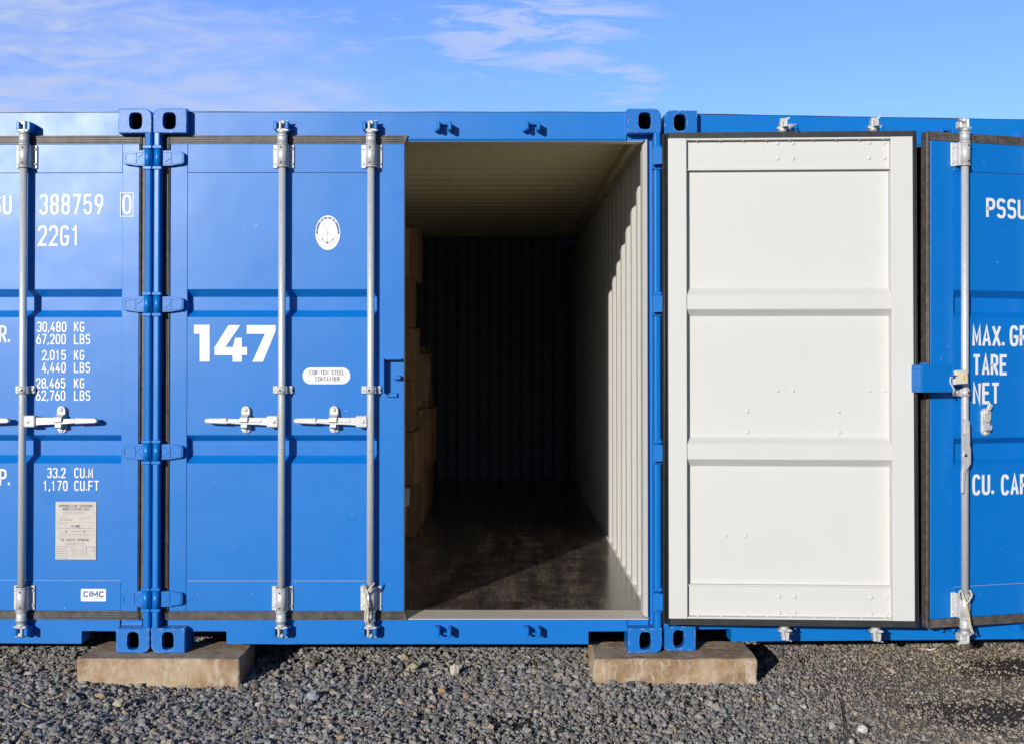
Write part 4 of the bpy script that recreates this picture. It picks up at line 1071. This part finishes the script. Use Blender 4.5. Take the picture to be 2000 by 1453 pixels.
r = rng.uniform(0.012, 0.021, len(x)); parts.append(stones(0, x, y, r, tints(len(x), x), np.full(len(x), 0.3), 2))
vo = 0; VV, FF, CC = [], [], []
for v_, f_, c_ in parts: VV.append(v_); FF.append(f_+vo); CC.append(c_); vo += len(v_)
gv = np_mesh('gravel', np.concatenate(VV), np.concatenate(FF), [STONE]); gv['kind'] = 'stuff'; gv['label'] = 'loose dark grey gravel over the yard'; gv['category'] = 'gravel'
ca = gv.data.attributes.new('tint', 'FLOAT_COLOR', 'POINT'); ca.data.foreach_set('color', np.concatenate(CC).astype(np.float32).ravel())

# single stones and scraps that stand out on the gravel
def ground_pt(px, py):
    o, d_ = ray(px, py); t_ = -o.z/d_.z; return o + d_*t_
def stone(px, py, w_px, h_px, col, label, seed, name='stone', cat='stone'):
    p = ground_pt(px, py); k_ = (p.y+D)/F_PX
    bm = BM(); bmesh.ops.create_icosphere(bm, subdivisions=3, radius=1)
    for v_ in bm.verts:
        c_ = v_.co.copy(); q = 1 + mnoise.noise(c_*1.1 + Vector((seed, 0, 0)))*0.45 + mnoise.noise(c_*3 + Vector((0, seed, 0)))*0.10
        v_.co = Vector((c_.x*w_px/2*k_*q, c_.y*w_px*0.42*k_*q, c_.z*h_px/2*k_*q))
    mt = plain('stone_'+str(seed), col, 0.75, var=0.18, sc=90)
    o = finish(name, bm, mt); o.location = (p.x, p.y, h_px*0.30*k_ + 0.004); return tag(o, label, cat)
stone(888, 1316, 20, 24, (0.50, 0.44, 0.34), 'pale upright stone on the gravel in front of the open doorway', 1)
stone(807, 1305, 20, 13, (0.36, 0.31, 0.20), 'olive-tan flat stone lying just left of the pale upright stone', 2)
stone(863, 1352, 14, 11, (0.45, 0.28, 0.12), 'small ochre stone below the pale upright stone', 3)
stone(1685, 1429, 20, 14, (0.62, 0.60, 0.58), 'whitish rounded pebble near the bottom edge on the right', 4)
stone(233, 1378, 22, 15, (0.42, 0.37, 0.27), 'cream wedge-shaped stone on the gravel below the smooth-edged block', 5)
stone(266, 1330, 26, 16, (0.30, 0.30, 0.30), 'grey lump of stone leaning against the foot of the smooth-edged block', 6)
stone(612, 1365, 24, 20, (0.28, 0.30, 0.33), 'bluish grey stone on the gravel right of the smooth-edged block', 7)
stone(1125, 1334+4, 15, 10, (0.36, 0.30, 0.24), 'pinkish tan stone just left of the rough mottled block', 8)
stone(958, 1424, 12, 12, (0.40, 0.30, 0.22), 'small pinkish stone in the dark bare patch at the bottom', 9)
def stick(p0, p1, r_, mt, label, name, cat, lift=0.012, bend=0.0):
    a, b2 = ground_pt(*p0), ground_pt(*p1); a.z = b2.z = lift; m_ = (a+b2)/2 + Vector((0, 0, bend)); bm = BM()
    sweep(bm, [a-a, (m_-a)+Vector((0, 0.004, 0)), b2-a], [r_, r_*1.1, r_*.6], 7)
    o = finish(name, bm, mt); o.location = a; return tag(o, label, cat)
WOOD = plain('dry_wood', (0.50, 0.38, 0.24), 0.8, var=0.2, sc=60); REDB = plain('reddish_bark', (0.34, 0.13, 0.07), 0.8, var=0.2, sc=60); DKT = plain('dark_twig', (0.03, 0.028, 0.03), 0.8)
stick((42, 1378), (59, 1386), 0.0035, WOOD, 'short pale wood splinter on the gravel at the left edge', 'wood_splinter', 'splinter')
stick((0, 1347), (30, 1353), 0.004, REDB, 'reddish strip of bark on the dark gravel at the left edge', 'bark_strip', 'bark')
stick((222, 1330), (262, 1333), 0.005, REDB, 'reddish bark strip lying along the foot of the smooth-edged block', 'bark_strip', 'bark')
stick((1078, 1434), (1094, 1427), 0.004, WOOD, 'short tan wood chip lying at the bottom below the open doorway', 'wood_splinter', 'splinter')
stick((1642, 1374), (1652, 1440), 0.003, DKT, 'thin dark twig lying on the gravel at the lower right', 'twig', 'twig', 0.010)
# white plastic hook dropped by the container
bm = BM(); a = ground_pt(1822, 1272); k_ = (a.y+D)/F_PX
sweep(bm, [Vector((dx*k_, dy*k_*3.2, 0.004+dz*k_)) for dx, dy, dz in ((-9, 1, 2), (-11, 0, 1), (-9, -1.2, 0), (-4, -1, 0), (2, 0.2, 1), (10, 1.2, 2))], [0.003, 0.0035, 0.004, 0.004, 0.005, 0.004], 8)
for v_ in bm.verts: pass
o = finish('plastic_hook', bm, PAPER); o.location = (a.x, a.y, 0.008); tag(o, 'small white plastic hook on the gravel in front of the right container', 'plastic hook')
